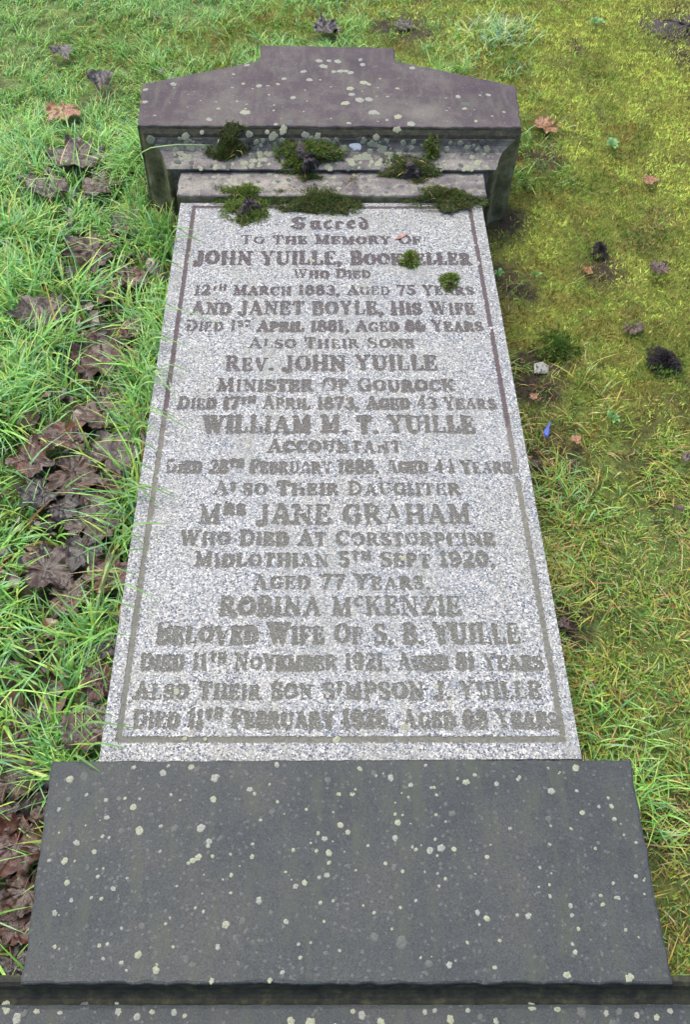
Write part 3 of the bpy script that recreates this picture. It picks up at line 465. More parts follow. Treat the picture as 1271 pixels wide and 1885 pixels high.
# base course with a hollow moulding facing the foot end
yb = lambda x: -.3235-.0155*x
pf = [(.10, .150), (.012, .168), (.004, .168), (-.001, .163), (-.004, .152), (-.009, .145), (-.014, .1405), (-.019, .1385), (-.0215, .1415), (-.026, ZB), (-.50, ZB), (-.505, ZB-.005), (-.505, -.03)]
xs = np.linspace(-.66, .66, 221); V = []
for x in xs:
    for k, (dy, z) in enumerate(pf):
        jt = (vn(np.array([x]), np.array([k*.1]), .012, 110)[0]-.5)*.0016 if 0 < k < 10 else 0
        V.append((x, (yb(x)+dy+jt) if k > 0 else yb(x)+.008, z+jt*.6 if k > 0 else -.03))
V = np.array(V); K = len(pf); ii = np.arange(len(xs)-1)
fs = []; mi = []
for k in range(K-1):
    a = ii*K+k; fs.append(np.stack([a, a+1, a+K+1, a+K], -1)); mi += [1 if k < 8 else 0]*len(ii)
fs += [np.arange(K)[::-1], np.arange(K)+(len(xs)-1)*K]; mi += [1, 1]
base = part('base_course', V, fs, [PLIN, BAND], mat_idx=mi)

# --- frieze, moulding and pediment: one cap stone in three visible members
sk = .016
V, fs, mi = block('f', [(-.399, 1.470-.4*sk), (.402, 1.470+.4*sk), (.402, 1.60), (-.399, 1.60)], ZF, -.03, COVE, SIDE, .005, seed=2)
frieze = part('frieze', V, fs, [COVE, SIDE], mat_idx=mi)
prof = [(1.576, .176), (1.567, .184), (1.566, .1895), (1.575, .1935), (1.598, .199), (1.614, .209), (1.622, .224), (1.625, .238), (1.631, .248), (1.6405, .257)]
pp = [prof[0]]
for (a, b) in zip(prof[1:], prof[2:]):
    for t in (.25, .5, .75, 1): pp.append((a[0]+(b[0]-a[0])*t, a[1]+(b[1]-a[1])*t))
V = []; nxs = 120
for y, z in pp:
    hw = .408+(z-.165); ring = [(-hw, -.03)]+[(-hw, zz) for zz in np.linspace(0, z, 12)]+[(-hw+2*hw*t, z) for t in np.linspace(0, 1, nxs)[1:-1]]+[(hw, zz) for zz in np.linspace(z, 0, 12)]+[(hw, -.03)]
    for x, zz in ring:
        jt = (vn(np.array([x*1.0]), np.array([y*3+zz]), .015, 130)[0]-.5)*.002
        V.append((x+.001, y+sk*x+jt, zz+jt*.5))
V = np.array(V); K = len(ring); fs = []; mi = []
ii = np.arange(len(pp)-1)
for k in range(K-1):
    a = ii*K+k; fs.append(np.stack([a, a+1, a+K+1, a+K], -1)); mi += [1 if (k < 12 or k > K-14) else (2 if q_ >= len(ii)-7 else 0) for q_ in ii]  # uppermost facets get BAND: shade under the cap put into the colour
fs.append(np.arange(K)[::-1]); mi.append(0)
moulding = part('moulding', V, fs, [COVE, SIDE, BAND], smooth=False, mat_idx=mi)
pr = [(-.505, 1.6385), (.500, 1.6545), (.511, 1.864), (.184, 1.985), (.181, 2.061), (-.201, 2.060), (-.202, 1.975), (-.516, 1.842)]
V, fs, mi = block('c', pr, ZP, -.03, PEDM, SIDE, .004, seed=3, rough=.002)
ped = part('pediment', V, fs, [PEDM, SIDE], mat_idx=mi)

# --- lichen crusts, real little discs on the stone
def lichen(name, items, parent, extra=None):
    V = []; fs = []; mi = []
    for P0, ax, ay, nn, r, tone in items:
        k = 16; ph = R_.random()*7; am = R_.uniform(.08, .28)
        h = .0003+R_.random()*.0003; b = len(V)
        V.append(P0+nn*h*1.6)
        rr = [r*(1+am*math.sin(2*a_+ph)*.6+am*math.sin(5*a_+ph*2)*.5+R_.uniform(-.12, .12)) for a_ in [6.2832*j/k for j in range(k)]]
        for f_, hh in ((.6, 1.4), (.92, .9), (1.0, -.3)):
            for j in range(k):
                a_ = 6.2832*j/k; V.append(P0+(ax*math.cos(a_)+ay*math.sin(a_))*rr[j]*f_+nn*h*hh*(1+R_.uniform(-.2, .2) if f_ < 1 else 1))
        for j in range(k): fs.append([b, b+1+j, b+1+(j+1) % k]); mi.append(tone)
        for L in range(2):
            for j in range(k):
                a_, c_ = b+1+L*k+j, b+1+L*k+(j+1) % k; fs.append([a_, a_+k, c_+k, c_]); mi.append(tone)
    tri = [f for f in fs if len(f) == 3]; qd = [f for f in fs if len(f) == 4]
    mt = [m for f, m in zip(fs, mi) if len(f) == 3]+[m for f, m in zip(fs, mi) if len(f) == 4]
    o = part(name, V, [np.array(tri), np.array(qd)], LICH, parent, mat_idx=mt, smooth=True); o['kind'] = 'stuff'; return o
vx, vy, vz = Vector((1, 0, 0)), Vector((0, 1, 0)), Vector((0, 0, 1))
def flat_items(l, z, nrand=0, box=None, rr=(.0012, .003)):
    it = [(Vector((x, y, z)), vx, vy, vz, r, t) for x, y, r, t in l]
    for _ in range(nrand):
        x, y = R_.uniform(box[0], box[1]), R_.uniform(box[2], box[3])
        it.append((Vector((x, y, z)), vx, vy, vz, R_.uniform(*rr)*(1+.8*(R_.random() > .85)), R_.choice([0, 1, 1, 2, 2, 2, 2])))
    return it
lichen('lichen', flat_items([(a, b, c*.78, d) for a, b, c, d in LICH_PL], ZL, 260, (-.435, .445, -.305, -.03)), plinth)
lichen('lichen', flat_items(LICH_BASE, ZB, 130, (-.55, .55, -.7, -.36), (.002, .005)), base)
lichen('lichen', flat_items([(a, b, c*1.3, d) for a, b, c, d in LICH_PED], ZP, 90, (-.48, .48, 1.67, 1.84), (.0012, .004)), ped)
lichen('lichen', flat_items(LICH_SLAB, ZS), panel)
lichen('lichen', flat_items(LICH_FRZ, ZF, 45, (-.39, .39, 1.485, 1.56), (.002, .008)), frieze)
pc = prof[2:]; it = []
def onc(x, i, s, r, t):
    (y0, z0), (y1, z1) = pc[i], pc[i+1]; P = Vector((x, y0+(y1-y0)*s+sk*x, z0+(z1-z0)*s)); tg = Vector((0, y1-y0, z1-z0)).normalized(); nn = vx.cross(tg)
    if nn.y > 0: nn = -nn
    it.append((P+nn*.0004, vx, tg, nn, r, t))
for x, i, s, r, t in LICH_COVE: onc(x, i, s, min(r*1.15, .014), min(t, 1) if t != 3 else 3)
for _ in range(170): onc(R_.uniform(-.42, .42), R_.choice([0, 1, 2, 3, 4]), R_.random(), R_.uniform(.003, .009), R_.choice([1, 1, 2]))
lichen('lichen', it, moulding)

# ------------------------------------------------------------------ dead leaves
def leaf_mesh(size, kind, curl, seed, lobes=5):
    r = random.Random(seed); K = 90; Lr = 11
    tips = [(-90+0, .0)]
    if lobes >= 5: tips = [(90, 1.0), (40, .95), (140, .95), (-8, .74), (188, .74)]
    elif lobes == 3: tips = [(90, 1.0), (30, .75), (150, .75)]
    else: tips = [(90, 1.0)]
    V = []; rib = []
    for j in range(K):
        a = 360*j/K-90
        best = 0; rb = 0
        for ta, tl in tips:
            d = abs((a-ta+180) % 360-180)
            wdt = 27 if lobes > 1 else 62
            f = tl*(1-.40*min(1, d/wdt)**(.95 if lobes > 1 else 1.6)) if d < wdt else 0
            best = max(best, f); rb = max(rb, math.exp(-(d/4.5)**2))
        base = .70 if lobes > 1 else .26
        if lobes > 1 and abs(a+90) < 25: base = .22+.3*abs(a+90)/25
        R0 = (max(best, base)*.75+.25*(best+base)*.75)*(1+.09*math.sin(a*.22+seed)+.06*math.sin(a*.5+seed*2)+r.uniform(-.04, .04))
        V.append((a, R0, rb))
    pts = [(0, 0, 0)]; rb_ = [1.0]
    c1, c2, tw, fold, fa = curl*r.uniform(.6, 1.3), curl*r.uniform(-.8, 1.0), r.uniform(-.4, .4), r.uniform(.2, 1.0)*curl, r.uniform(0, 3.14)
    ox, oy = r.uniform(0, 50), r.uniform(0, 50)
    for L in range(1, Lr+1):
        t = L/Lr
        for a, R0, rb in V:
            q = math.radians(a); x, y = R0*t*math.cos(q), R0*t*math.sin(q)
            u = x*math.cos(fa)+y*math.sin(fa); v = -x*math.sin(fa)+y*math.cos(fa)
            z = .45*c1*u*u+.35*c2*v*v+.25*fold*abs(u)-.05*t*rb
            z += .16*curl*(float(vn(x+ox, y+oy, .35, 3))-.5)*2*t+.05*(float(vn(x+ox, y+oy, .12, 4))-.5)*2
            z += .10*curl*t**3*math.sin(a*.12+seed)
            sh = 1-.18*curl*abs(u)
            pts.append((x*sh, y*sh, z)); rb_.append(rb if t > .08 else 1)
    P = np.array(pts)*size*(.60 if size > .06 else .58); P[:, 2] -= np.percentile(P[:, 2], 15)
    fs = []; q = []
    for j in range(K): fs.append((0, 1+j, 1+(j+1) % K))
    for L in range(Lr-1):
        for j in range(K): a_ = 1+L*K+j; b_ = 1+L*K+(j+1) % K; q.append((a_, a_+K, b_+K, b_))
    return P, [np.array(fs), np.array(q)], np.repeat(np.array(rb_)[:, None], 3, 1)
LEAF_INFO = [  # kind, lobes, curl, label
 ('grey', 5, .8, 'large curled grey-brown leaf in long grass, left of the pediment'),
 ('grey', 5, .6, 'folded purplish-brown leaf sunk in grass, down-left of the largest curled leaf'),
 ('grey', 5, .7, 'grey-lilac wet leaf beside the top left corner of the granite slab'),
 ('brown', 5, .8, 'warm brown leaf half under grass, left of the moss covered line about March 1883'),
 ('grey', 5, .7, 'pinkish grey rusty-edged leaf alone in thick grass left of the April 1881 line'),
 ('red', 5, .9, 'dark red-brown folded leaf in grass left of the line naming the minister of Gourock'),
 ('brown', 5, .7, 'small olive-brown torn leaf touching the lower tip of the dark red folded leaf'),
 ('red', 3, .8, 'small rust-coloured leaf nearly hidden by grass against the upper left slab edge'),
 ('red', 5, 1.0, 'reddish curled leaf at the top of the big leaf pile beside the accountant line'),
 ('red', 5, .7, 'rusty leaf at the far left of the big leaf pile'),
 ('brown', 5, .6, 'wide brown leaf in the middle of the big leaf pile left of the slab'),
 ('grey', 5, .6, 'grey and tan leaf of the big pile lying closest to the slab edge'),
 ('grey', 5, .4, 'flat lilac-grey leaf with dark veins just below the big leaf pile'),
 ('dark', 5, .7, 'black rotted leaf in the shadow under the big leaf pile'),
 ('brown', 5, .7, 'narrow brown leaf wedged against the slab between the pile and the Jane Graham line'),
 ('grey', 5, .8, 'folded grey-mauve leaf at the left of the lower leaf group'),
 ('dark', 5, .5, 'dark wet leaf at the top of the lower leaf group, below the lilac-grey flat leaf'),
 ('red', 5, .7, 'orange-brown crumpled leaf of the lower group, nearest the slab'),
 ('dark', 3, .6, 'small black-brown leaf in the slot under the lower leaf group at the slab edge'),
 ('red', 5, .8, 'rust-brown leaf under grass beside the November 1921 line'),
 ('grey', 5, .5, 'brown veined leaf by the lower left corner of the granite slab'),
 ('red', 5, .6, 'pinkish red leaf lying at the left photo edge above the plinth corner'),
 ('dark', 3, .8, 'small dark leaf between grass stems just left of the slab foot'),
 ('brown', 5, .8, 'brown glossy leaf at the left photo edge level with the top of the dark plinth'),
 ('dark', 5, .8, 'blue-black wet leaf touching the top left corner of the dark plinth'),
 ('red', 5, .9, 'large glossy red-brown leaf beside the middle of the plinth left edge'),
 ('brown', 5, .7, 'tan-brown leaf beside the lower left edge of the plinth, below the large glossy leaf'),
 ('red', 3, .6, 'small red-brown leaf between two grass shoots left of the lower plinth'),
 ('dark', 5, .7, 'dark leaf at the bottom left corner by the base stone'),
 ('dark', 5, .9, 'dark purple-brown shrivelled leaf in grass up-left of the pediment corner'),
 ('tan', 5, .6, 'orange-tan leaf in the grass left of the pediment, palest leaf there'),
 ('dark', 3, .5, 'small faded grey leaf far back in the left lawn'),
 ('dark', 5, 1.0, 'black crumpled leaf in the grass right behind the pediment top'),
 ('dark', 3, .2, 'dark brown leaf in the bare patch behind the right end of the pediment tab'),
 ('tan', 3, .7, 'reddish-tan leaf in moss to the right of the pediment corner'),
 ('tan', 3, .5, 'small pinkish leaf in bright moss at the right photo edge, above the straw tuft'),
 ('brown', 3, .5, 'small two-toned brown leaf in moss above the dark cone on the right'),
 ('tan', 1, .3, 'little orange leaf on bare soil by the slab, under the grey stone chip'),
 ('tan', 1, .4, 'pointed tan leaf on the soil to the right below the blue scrap'),
 ('grey', 1, .4, 'mauve leaf scrap touching the slab edge below the blue scrap'),
 ('red', 1, .3, 'dark crimson leaf tucked under the lower right edge of the slab'),
 ('brown', 3, .7, 'crumpled brown leaf on the right below the straw tuft'),
 ('tan', 1, .5, 'small tan-red leaf in moss just below the black lump on the right'),
 ('grey', 1, .5, 'grey-pink leaf bit at the right photo edge in mixed grass'),
 ('brown', 1, .4, 'small brown leaf in grass low on the right, below the grey-pink bit'),
 ('dark', 1, .5, 'tiny dark leaf in the grass just behind the left slope of the pediment'),
 ('dark', 1, .5, 'tiny brown leaf at the left edge under the second folded leaf'),
 ('brown', 5, .6, 'dull brown leaf in the grass between the largest curled leaf and the grey-lilac leaf'),
 ('red', 5, .5, 'rust-brown leaf in grass beside the slab, level with the March 1883 line'),
 ('brown', 5, .6, 'brown leaf bridging the folded dark red leaf and the big pile'),
 ('dark', 5, .5, 'dark flat leaf at the lower left of the big leaf pile'),
 ('red', 5, .6, 'reddish leaf under the right side of the big leaf pile'),
 ('brown', 5, .5, 'brown leaf below the folded grey-mauve leaf of the lower group'),
 ('dark', 5, .5, 'dark leaf wedged against the slab beside the beloved wife line'),
 ('brown', 5, .7, 'brown leaf under the glossy leaves left of the plinth top')]
STALK = N('leaf_stalk').fin((.10, .05, .03), .5)
for k, ((x, y, s), (kind, lob, curl, lab)) in enumerate(zip(LEAVES, LEAF_INFO)):
    P, fs, rb = leaf_mesh(s*(1.12 if x < -.4 and y < 1.3 else 1), kind, curl*.75, 40+k, lob)
    zz = float(gh(np.array(x), np.array(y)))
    lift = .012+(.024 if x < -.4 else .003)+.006*(k % 3)
    o = tag(empty('dead_leaf', (x, y, zz+lift)), lab, 'leaf', 'dead leaves lying in the grass')
    o.rotation_euler = (R_.uniform(-.16, .16), R_.uniform(-.16, .16), R_.uniform(0, 6.28))
    mesh('leaf_blade', P, fs, LEAFM[kind], o, smooth=True, cols=rb)
    if s > .05:
        m = []; kk = 7; L = s*.45
        for j in range(8):
            t = j/7; c = Vector((.12*L*math.sin(t*2+k), -t*L, .004-.10*L*t*t+.12*L*math.sin(t*3))); rr = .0011*(1-.3*t)
            for q in range(kk): m.append(c+Vector((math.cos(q*6.283/kk)*rr, 0, math.sin(q*6.283/kk)*rr)))
        f = [(j*kk+q, j*kk+(q+1) % kk, (j+1)*kk+(q+1) % kk, (j+1)*kk+q) for j in range(7) for q in range(kk)]
        mesh('leaf_stalk', np.array([tuple(v) for v in m]), np.array(f), STALK, o, smooth=True)

# rotted scraps between the whole leaves: one mass nobody could count
LM = []
nl = 520; lx = rng.normal(0, .085, nl); ly = rng.uniform(-.45, 1.9, nl); lx = -.545-.09*np.clip(ly-.9, 0, 1.2)+lx
V = []; F_ = []; Cc = []
for x, y in zip(lx, ly):
    if abs(x) < .40 or (y < 0 and abs(x) < .465) or (y < -.3): continue
    k = 7; r0 = R_.uniform(.010, .030); z = float(gh(np.array(x), np.array(y)))+R_.uniform(.004, .022); tx_, ty_ = R_.uniform(-.5, .5), R_.uniform(-.5, .5); b = len(V); ph = R_.random()*6
    cl = np.array(R_.choice([(.035, .018, .010), (.06, .025, .012), (.022, .016, .014), (.075, .045, .025), (.05, .038, .034)]))*R_.uniform(.7, 1.3)
    V.append((x, y, z+.004)); Cc.append(cl)
    for j in range(k):
        a = 6.2832*j/k+ph; rr = r0*R_.uniform(.5, 1.2); dx, dy = rr*math.cos(a), rr*math.sin(a); V.append((x+dx, y+dy, z+dx*tx_+dy*ty_+R_.uniform(-.003, .003))); Cc.append(cl)
        F_.append((b, b+1+j, b+1+(j+1) % k))
n_ = N('leaf_litter'); LIT = n_.fin(n_.mix(1.0, n_.attr(), n_.ramp(n_.noise(160, 4, .7), [(.3, .5), (.7, 1.6)]), 'MULTIPLY'), .35, .5)
tag(mesh('leaf_litter', np.array(V), np.array(F_), LIT, cols=np.array(Cc)), 'rotted brown leaf scraps filling the hollow along the left side of the stone', 'leaf litter', kind='stuff')

# ------------------------------------------------------------------ grass blades and moss fronds
def blades(root, azim, h, l, w, col, seg=5, sag=.45, bendp=1.7):
    n = len(root); t = np.linspace(0, 1, seg+1)[None, :]
    d = np.stack([np.cos(azim), np.sin(azim)], -1)
    fw = l[:, None]*t**bendp; up = h[:, None]*(t*1.0-sag[:, None]*t**2.4) if not np.isscalar(sag) else h[:, None]*(t-sag*t**2.4)
    C3 = root[:, None, :]+np.stack([d[:, None, 0]*fw, d[:, None, 1]*fw, up], -1)
    sa = azim+np.pi/2+rng.uniform(-.9, .9, n); s = np.stack([np.cos(sa), np.sin(sa), rng.uniform(-.25, .25, n)], -1)
    ww = w[:, None]*.5*(1-t**2.2)*(.55+.45*np.minimum(1, t*5))
    A = C3-s[:, None, :]*ww[..., None]; B = C3+s[:, None, :]*ww[..., None]
    V = np.stack([A, B], 2).reshape(n, -1, 3); K = 2*(seg+1)
    b = (np.arange(n)*K)[:, None]; f = np.concatenate([np.stack([b+2*j, b+2*j+1, b+2*j+3, b+2*j+2], -1) for j in range(seg)], 1).reshape(-1, 4)
    cc = np.repeat(col, K, 0)
    return V.reshape(-1, 3), f, cc
GREEN = 1.5*np.array([1.02, 1., 1.12])*np.array([[.095, .235, .040], [.125, .285, .055], [.075, .200, .055], [.160, .300, .060], [.110, .240, .095], [.200, .290, .050]])
OLIVE = 1.5*np.array([1., 1., .75])*np.array([[.115, .210, .035], [.160, .230, .040], [.090, .190, .050], [.200, .230, .055], [.100, .210, .080], [.24, .22, .065]])
STRAW = np.array([[.42, .33, .13], [.34, .24, .09], [.28, .16, .06], [.48, .40, .20]])
def pick(P, n, strawp):
    c = P[rng.integers(0, len(P), n)]*rng.uniform(.75, 1.3, (n, 1)); st = rng.random(n) < strawp
    c[st] = STRAW[rng.integers(0, 4, st.sum())]*rng.uniform(.7, 1.1, (st.sum(), 1)); return c
LXY = np.array([(a[0], a[1], a[2]) for a in LEAVES])
def onleaf(x, y, f=.55):
    d = np.zeros(len(x), bool)
    for a, b, s in LXY: d |= ((x-a)**2+((y-b)*.95)**2) < (s*f)**2
    return d
def onstone(x, y, e=.0):
    return ((np.abs(x) < .395+e) & (y > -.01) & (y < 1.5)) | ((np.abs(x) < .46+e) & (y < .0+e) & (y > -.36)) | ((np.abs(x) < .665+e) & (y < -.325+e) & (y > -.84-e)) | ((np.abs(x) < .412+e) & (y > 1.47-e) & (y < 1.57)) | ((np.abs(x) < .508+e) & (y > 1.57-e) & (y < 1.85+e)) | ((np.abs(x) < .24+e) & (y >= 1.85) & (y < 2.07+e)) | ((np.abs(x) < .5+e) & (y >= 1.84) & (y < 2.0-(np.abs(x)-.2)*.4+e))
out = []
def field(nt, box, per, hr, wr, pal, strawp, dens, spread=.012, fl=(.5, 1.1), leafcut=True, seg=5):
    tx = rng.uniform(box[0], box[1], nt); ty = rng.uniform(box[2], box[3], nt)
    keep = rng.random(nt) < dens(tx, ty); tx, ty = tx[keep], ty[keep]
    pref = 6.28*vn(tx+50, ty+50, .30, 140)*1.6; hs = (.65+.7*vn(tx+5, ty+5, .13, 141))*(.8+.4*rng.random(len(tx)))
    k = rng.integers(per[0], per[1], len(tx)); ix = np.repeat(np.arange(len(tx)), k); n = len(ix)
    x = tx[ix]+rng.normal(0, spread, n); y = ty[ix]+rng.normal(0, spread, n)
    az = pref[ix]+rng.normal(0, 1.15, n)
    ok = ~onstone(x, y, .004)
    if leafcut: ok &= ~(onleaf(x, y) & (rng.random(n) < np.where(y > 1.1, .84, .93)))
    x, y, az, ix = x[ok], y[ok], az[ok], ix[ok]; n = len(x)
    h = rng.uniform(*hr, n)*hs[ix]; l = h*rng.uniform(*fl, n)
    # blades beside the stone lean away from it unless short
    tipx, tipy = x+np.cos(az)*l, y+np.sin(az)*l
    bad = onstone(tipx, tipy, .0) & (rng.random(n) < .93); az[bad] += np.pi
    z = gh(x, y)-.004
    out.append(blades(np.stack([x, y, z], -1), az, h, l, rng.uniform(*wr, n), pick(pal, n, strawp), seg, rng.uniform(.15, .75, n)))
sm = lambda a, b, v: np.clip((v-a)/(b-a), 0, 1)
# left lawn: long wet blades near, shorter further away
field(5200, (-1.5, -.39, -.9, 2.0), (7, 15), (.055, .125), (.0034, .0076), GREEN, .05, lambda x, y: (.35+.65*sm(.3, .55, fbm(x, y, .12, 150)))*(1-.62*gut(x, y)*(y < 1.5)))
field(9000, (-1.8, .75, 1.75, 3.7), (6, 12), (.028, .060), (.0022, .0042), GREEN, .06, lambda x, y: (1-.75*mossw(x, y))*(.3+.7*sm(.3, .55, fbm(x, y, .10, 151)))*(1-.8*brownw(x, y)))
field(7500, (-1.5, -.39, -.9, 2.1), (6, 11), (.02, .05), (.002, .0038), GREEN, .12, lambda x, y: .95*(1-.8*gut(x, y)*(y < 1.5)))
# right lawn: matted olive grass low down
field(5200, (.39, 1.8, -.9, 1.1), (8, 15), (.018, .044), (.0022, .0044), OLIVE, .24, lambda x, y: (1-.93*mossw(x, y))*(.25+.75*sm(.32, .55, fbm(x, y, .11, 152)))*(1-.6*brownw(x, y)), fl=(.8, 1.6))
field(5000, (.39, 1.8, -.9, 1.25), (5, 10), (.015, .035), (.0014, .0028), OLIVE, .4, lambda x, y: 1-.8*mossw(x, y))
# sparse blades and straws in the moss
field(700, (.42, 2.0, .8, 3.6), (2, 6), (.018, .045), (.0012, .0026), OLIVE, .35, lambda x, y: mossw(x, y), fl=(.8, 1.8))
def tuft(k, n, r, hr, wr, pal, sp, fl=(.5, 1.2)):
    px, py = PTS[k] if isinstance(k, str) else k
    x = px+rng.normal(0, r, n); y = py+rng.normal(0, r, n); ok = ~onstone(x, y, .003); x, y = x[ok], y[ok]; n = len(x)
    h = rng.uniform(*hr, n); l = h*rng.uniform(*fl, n); az = rng.uniform(0, 6.28, n)
    bad = onstone(x+np.cos(az)*l, y+np.sin(az)*l); az[bad] += np.pi
    out.append(blades(np.stack([x, y, gh(x, y)-.002], -1), az, h, l, rng.uniform(*wr, n), pick(pal, n, sp), 5, rng.uniform(.2, .7, n)))
BLUEG = GREEN*np.array([.95, .95, 1.35])
tuft('tuft1', 300, .060, (.05, .10), (.003, .0055), BLUEG*np.array([1.5, 1.15, 1.3]), .03); tuft('tuft3', 60, .035, (.03, .06), (.0025, .004), BLUEG, .1); tuft('tuft2', 40, .03, (.02, .045), (.002, .004), BLUEG, .25)
tuft((.31, 2.16), 150, .045, (.03, .07), (.002, .004), GREEN, .03)
tuft((.52, .62), 120, .05, (.03, .07), (.002, .004), GREEN, .05); tuft((.50, .09), 120, .05, (.04, .08), (.0025, .0045), GREEN, .05); tuft((.53, -.03), 80, .03, (.05, .09), (.003, .005), GREEN, .05)
tuft((-.50, .06), 130, .035, (.07, .14), (.003, .006), GREEN, .03, (.3, .8)); tuft((-.475, -.10), 14, .015, (.05, .10), (.003, .005), GREEN, .03); tuft((-.49, -.24), 10, .01, (.05, .08), (.003, .005), GREEN, .03)
tuft((-.455, 1.50), 170, .030, (.13, .21), (.003, .0055), GREEN, .08, (.1, .45)); tuft((-.50, 1.57), 130, .030, (.12, .22), (.003, .0055), GREEN, .05, (.1, .5)); tuft((-.56, 1.70), 90, .035, (.10, .18), (.003, .0055), GREEN, .05, (.1, .5)); tuft((-.53, 1.50), 110, .045, (.09, .17), (.003, .006), GREEN, .06, (.3, .8)); tuft((-.56, 1.62), 90, .04, (.07, .14), (.003, .006), GREEN, .06, (.3, .8)); tuft((-.50, .93), 120, .04, (.07, .13), (.003, .006), GREEN, .06, (.3, .8)); tuft((-.48, .30), 140, .04, (.06, .12), (.003, .006), GREEN, .08, (.4, .9))
tuft('straw', 110, .05, (.008, .03), (.0015, .0028), STRAW, 1.0, (1.5, 3.5)); tuft((.85, 1.52), 50, .05, (.006, .02), (.0014, .0025), STRAW, 1, (1.5, 3)); tuft((.80, .47), 60, .06, (.02, .04), (.002, .003), STRAW, 1, (1.5, 3))
tuft((.55, 1.0), 30, .06, (.006, .02), (.0014, .0025), STRAW, 1, (2, 4)); tuft((.62, 2.0), 40, .06, (.006, .02), (.0014, .0025), STRAW, 1, (2, 3.5))
# single long blades arching on to the stone
ARCS[4] = [-.62, 1.52, -.31, 1.60]
over = []
for k in range(34):
    y0 = R_.uniform(.02, 1.42); sp = R_.uniform(.02, .085); over.append([-.45-R_.uniform(0, .05), y0, -.392+sp, y0+R_.uniform(-.09, .07)])
for ax, ay, bx_, by_ in over+ARCS+[[.47, .72, .352, .736], [-.46, .50, -.36, .40]]:
    L = math.hypot(bx_-ax, by_-ay); straw = (ax > 0) or ay > 1.5 and by_ < 1.55
    ns = 14; V = []; w = R_.uniform(.003, .0052) if not straw else .002
    for j in range(ns+1):
        t = j/ns; x, y = ax+(bx_-ax)*t, ay+(by_-ay)*t; z = .0+(.195)*math.sin(min(1, t*1.5)*math.pi/2)-.022*max(0, (t-.6)/.4)**1.5
        zmin = (.222 if ay < 1.53 and by_ > 1.59 and x > -.47 else ZF+.003 if y > 1.47 else ZS+.003) if onstone(np.array([x]), np.array([y]))[0] or (abs(x) < .41 and y > 1.56 and y < 1.65) else 0
        z = max(z if not straw else .168, zmin) if zmin or not straw else .01+.155*t/.6
        if ay == 1.52: z = .03+.215*math.sin(min(1, t*1.9)*math.pi/2)-.012*max(0, t-.7)/.3
        px, py = -(by_-ay)/L, (bx_-ax)/L; hw = w*(1-t**3)*.5+.0003
        y += .015*math.sin(t*3.1)*(1 if by_ > ay else -1)*.4
        V += [(x-px*hw, y-py*hw, z), (x+px*hw, y+py*hw, z+.0006)]
    f = np.array([(2*j, 2*j+1, 2*j+3, 2*j+2) for j in range(ns)])
    c = STRAW[0] if straw else np.array([.15, .30, .085])*R_.uniform(.7, 1.2); out.append((np.array(V), f, np.repeat(c[None], len(V), 0)))
def join(name, out, mat, label, cat):
    V = []; F_ = []; Cc = []; b = 0
    for v, f, c in out: V.append(v); F_.append(f+b); Cc.append(c); b += len(v)
    return tag(mesh(name, np.concatenate(V), np.concatenate(F_), mat, cols=np.concatenate(Cc)), label, cat, kind='stuff')
join('grass', out, BLADE, 'wet green grass growing on both sides of the fallen gravestone', 'grass')

def fronds(P, nrm, L, w, col):
    """little pointed moss leaves: one triangle pair each"""
    n = len(P); a = rng.normal(size=(n, 3)); a /= np.linalg.norm(a, axis=1)[:, None]
    d = nrm*1.0+a*.85; d /= np.linalg.norm(d, axis=1)[:, None]
    s = np.cross(d, rng.normal(size=(n, 3))); s /= np.linalg.norm(s, axis=1)[:, None]
    m = P+d*(L*.45)[:, None]
    V = np.stack([P, m-s*(w*.5)[:, None], P+d*L[:, None], m+s*(w*.5)[:, None]], 1)
    return V.reshape(-1, 3), np.arange(n*4).reshape(-1, 4), np.repeat(col, 4, 0)
n = 560000
x = rng.uniform(-1.3, 2.0, n); y = rng.uniform(-.8, 3.5, n); m = np.maximum(mossw(x, y), .42*(x > .39))
ok = (rng.random(n) < m*(1-.80*brownw(x, y))) & ~onstone(x, y, .002); x, y = x[ok], y[ok]; n = len(x)
hum = .022*fbm(x, y, .06, 160)+.010*vn(x, y, .022, 161); z = gh(x, y)+hum-.004
hue = fbm(x+1, y+2, .16, 165); yel = np.clip((x-.45)*.9+(y-1.0)*.35+.12+(hue-.5)*2.2, 0, 1)[:, None]
c0 = np.array([.20, .26, .05]); c1 = np.array([.43, .485, .10]); cb = np.array([.20, .135, .04])
cc = c0+(c1-c0)*yel; brn = np.clip((fbm(x, y, .055, 166)-.53)/.1, 0, .8)[:, None]*(1.15-yel*.7); cc = cc+(cb-cc)*np.clip(brn, 0, 1)
dkg = np.clip((fbm(x+4, y, .10, 170)-.50)/.08, 0, 1)[:, None]*(1-yel*.6); cc = cc+(np.array([.075, .15, .025])-cc)*dkg*.75
cc = cc*rng.uniform(.45, 1.55, (n, 1))*(.6+.8*vn(x, y, .012, 171))[:, None]*np.where(rng.random((n, 1)) < .12, [[.75, 1.15, 1.2]], 1)
nr = np.tile([0, 0, 1.], (n, 1))
mo = [fronds(np.stack([x, y, z], -1), nr, rng.uniform(.006, .018, n), rng.uniform(.0020, .0042, n), cc)]
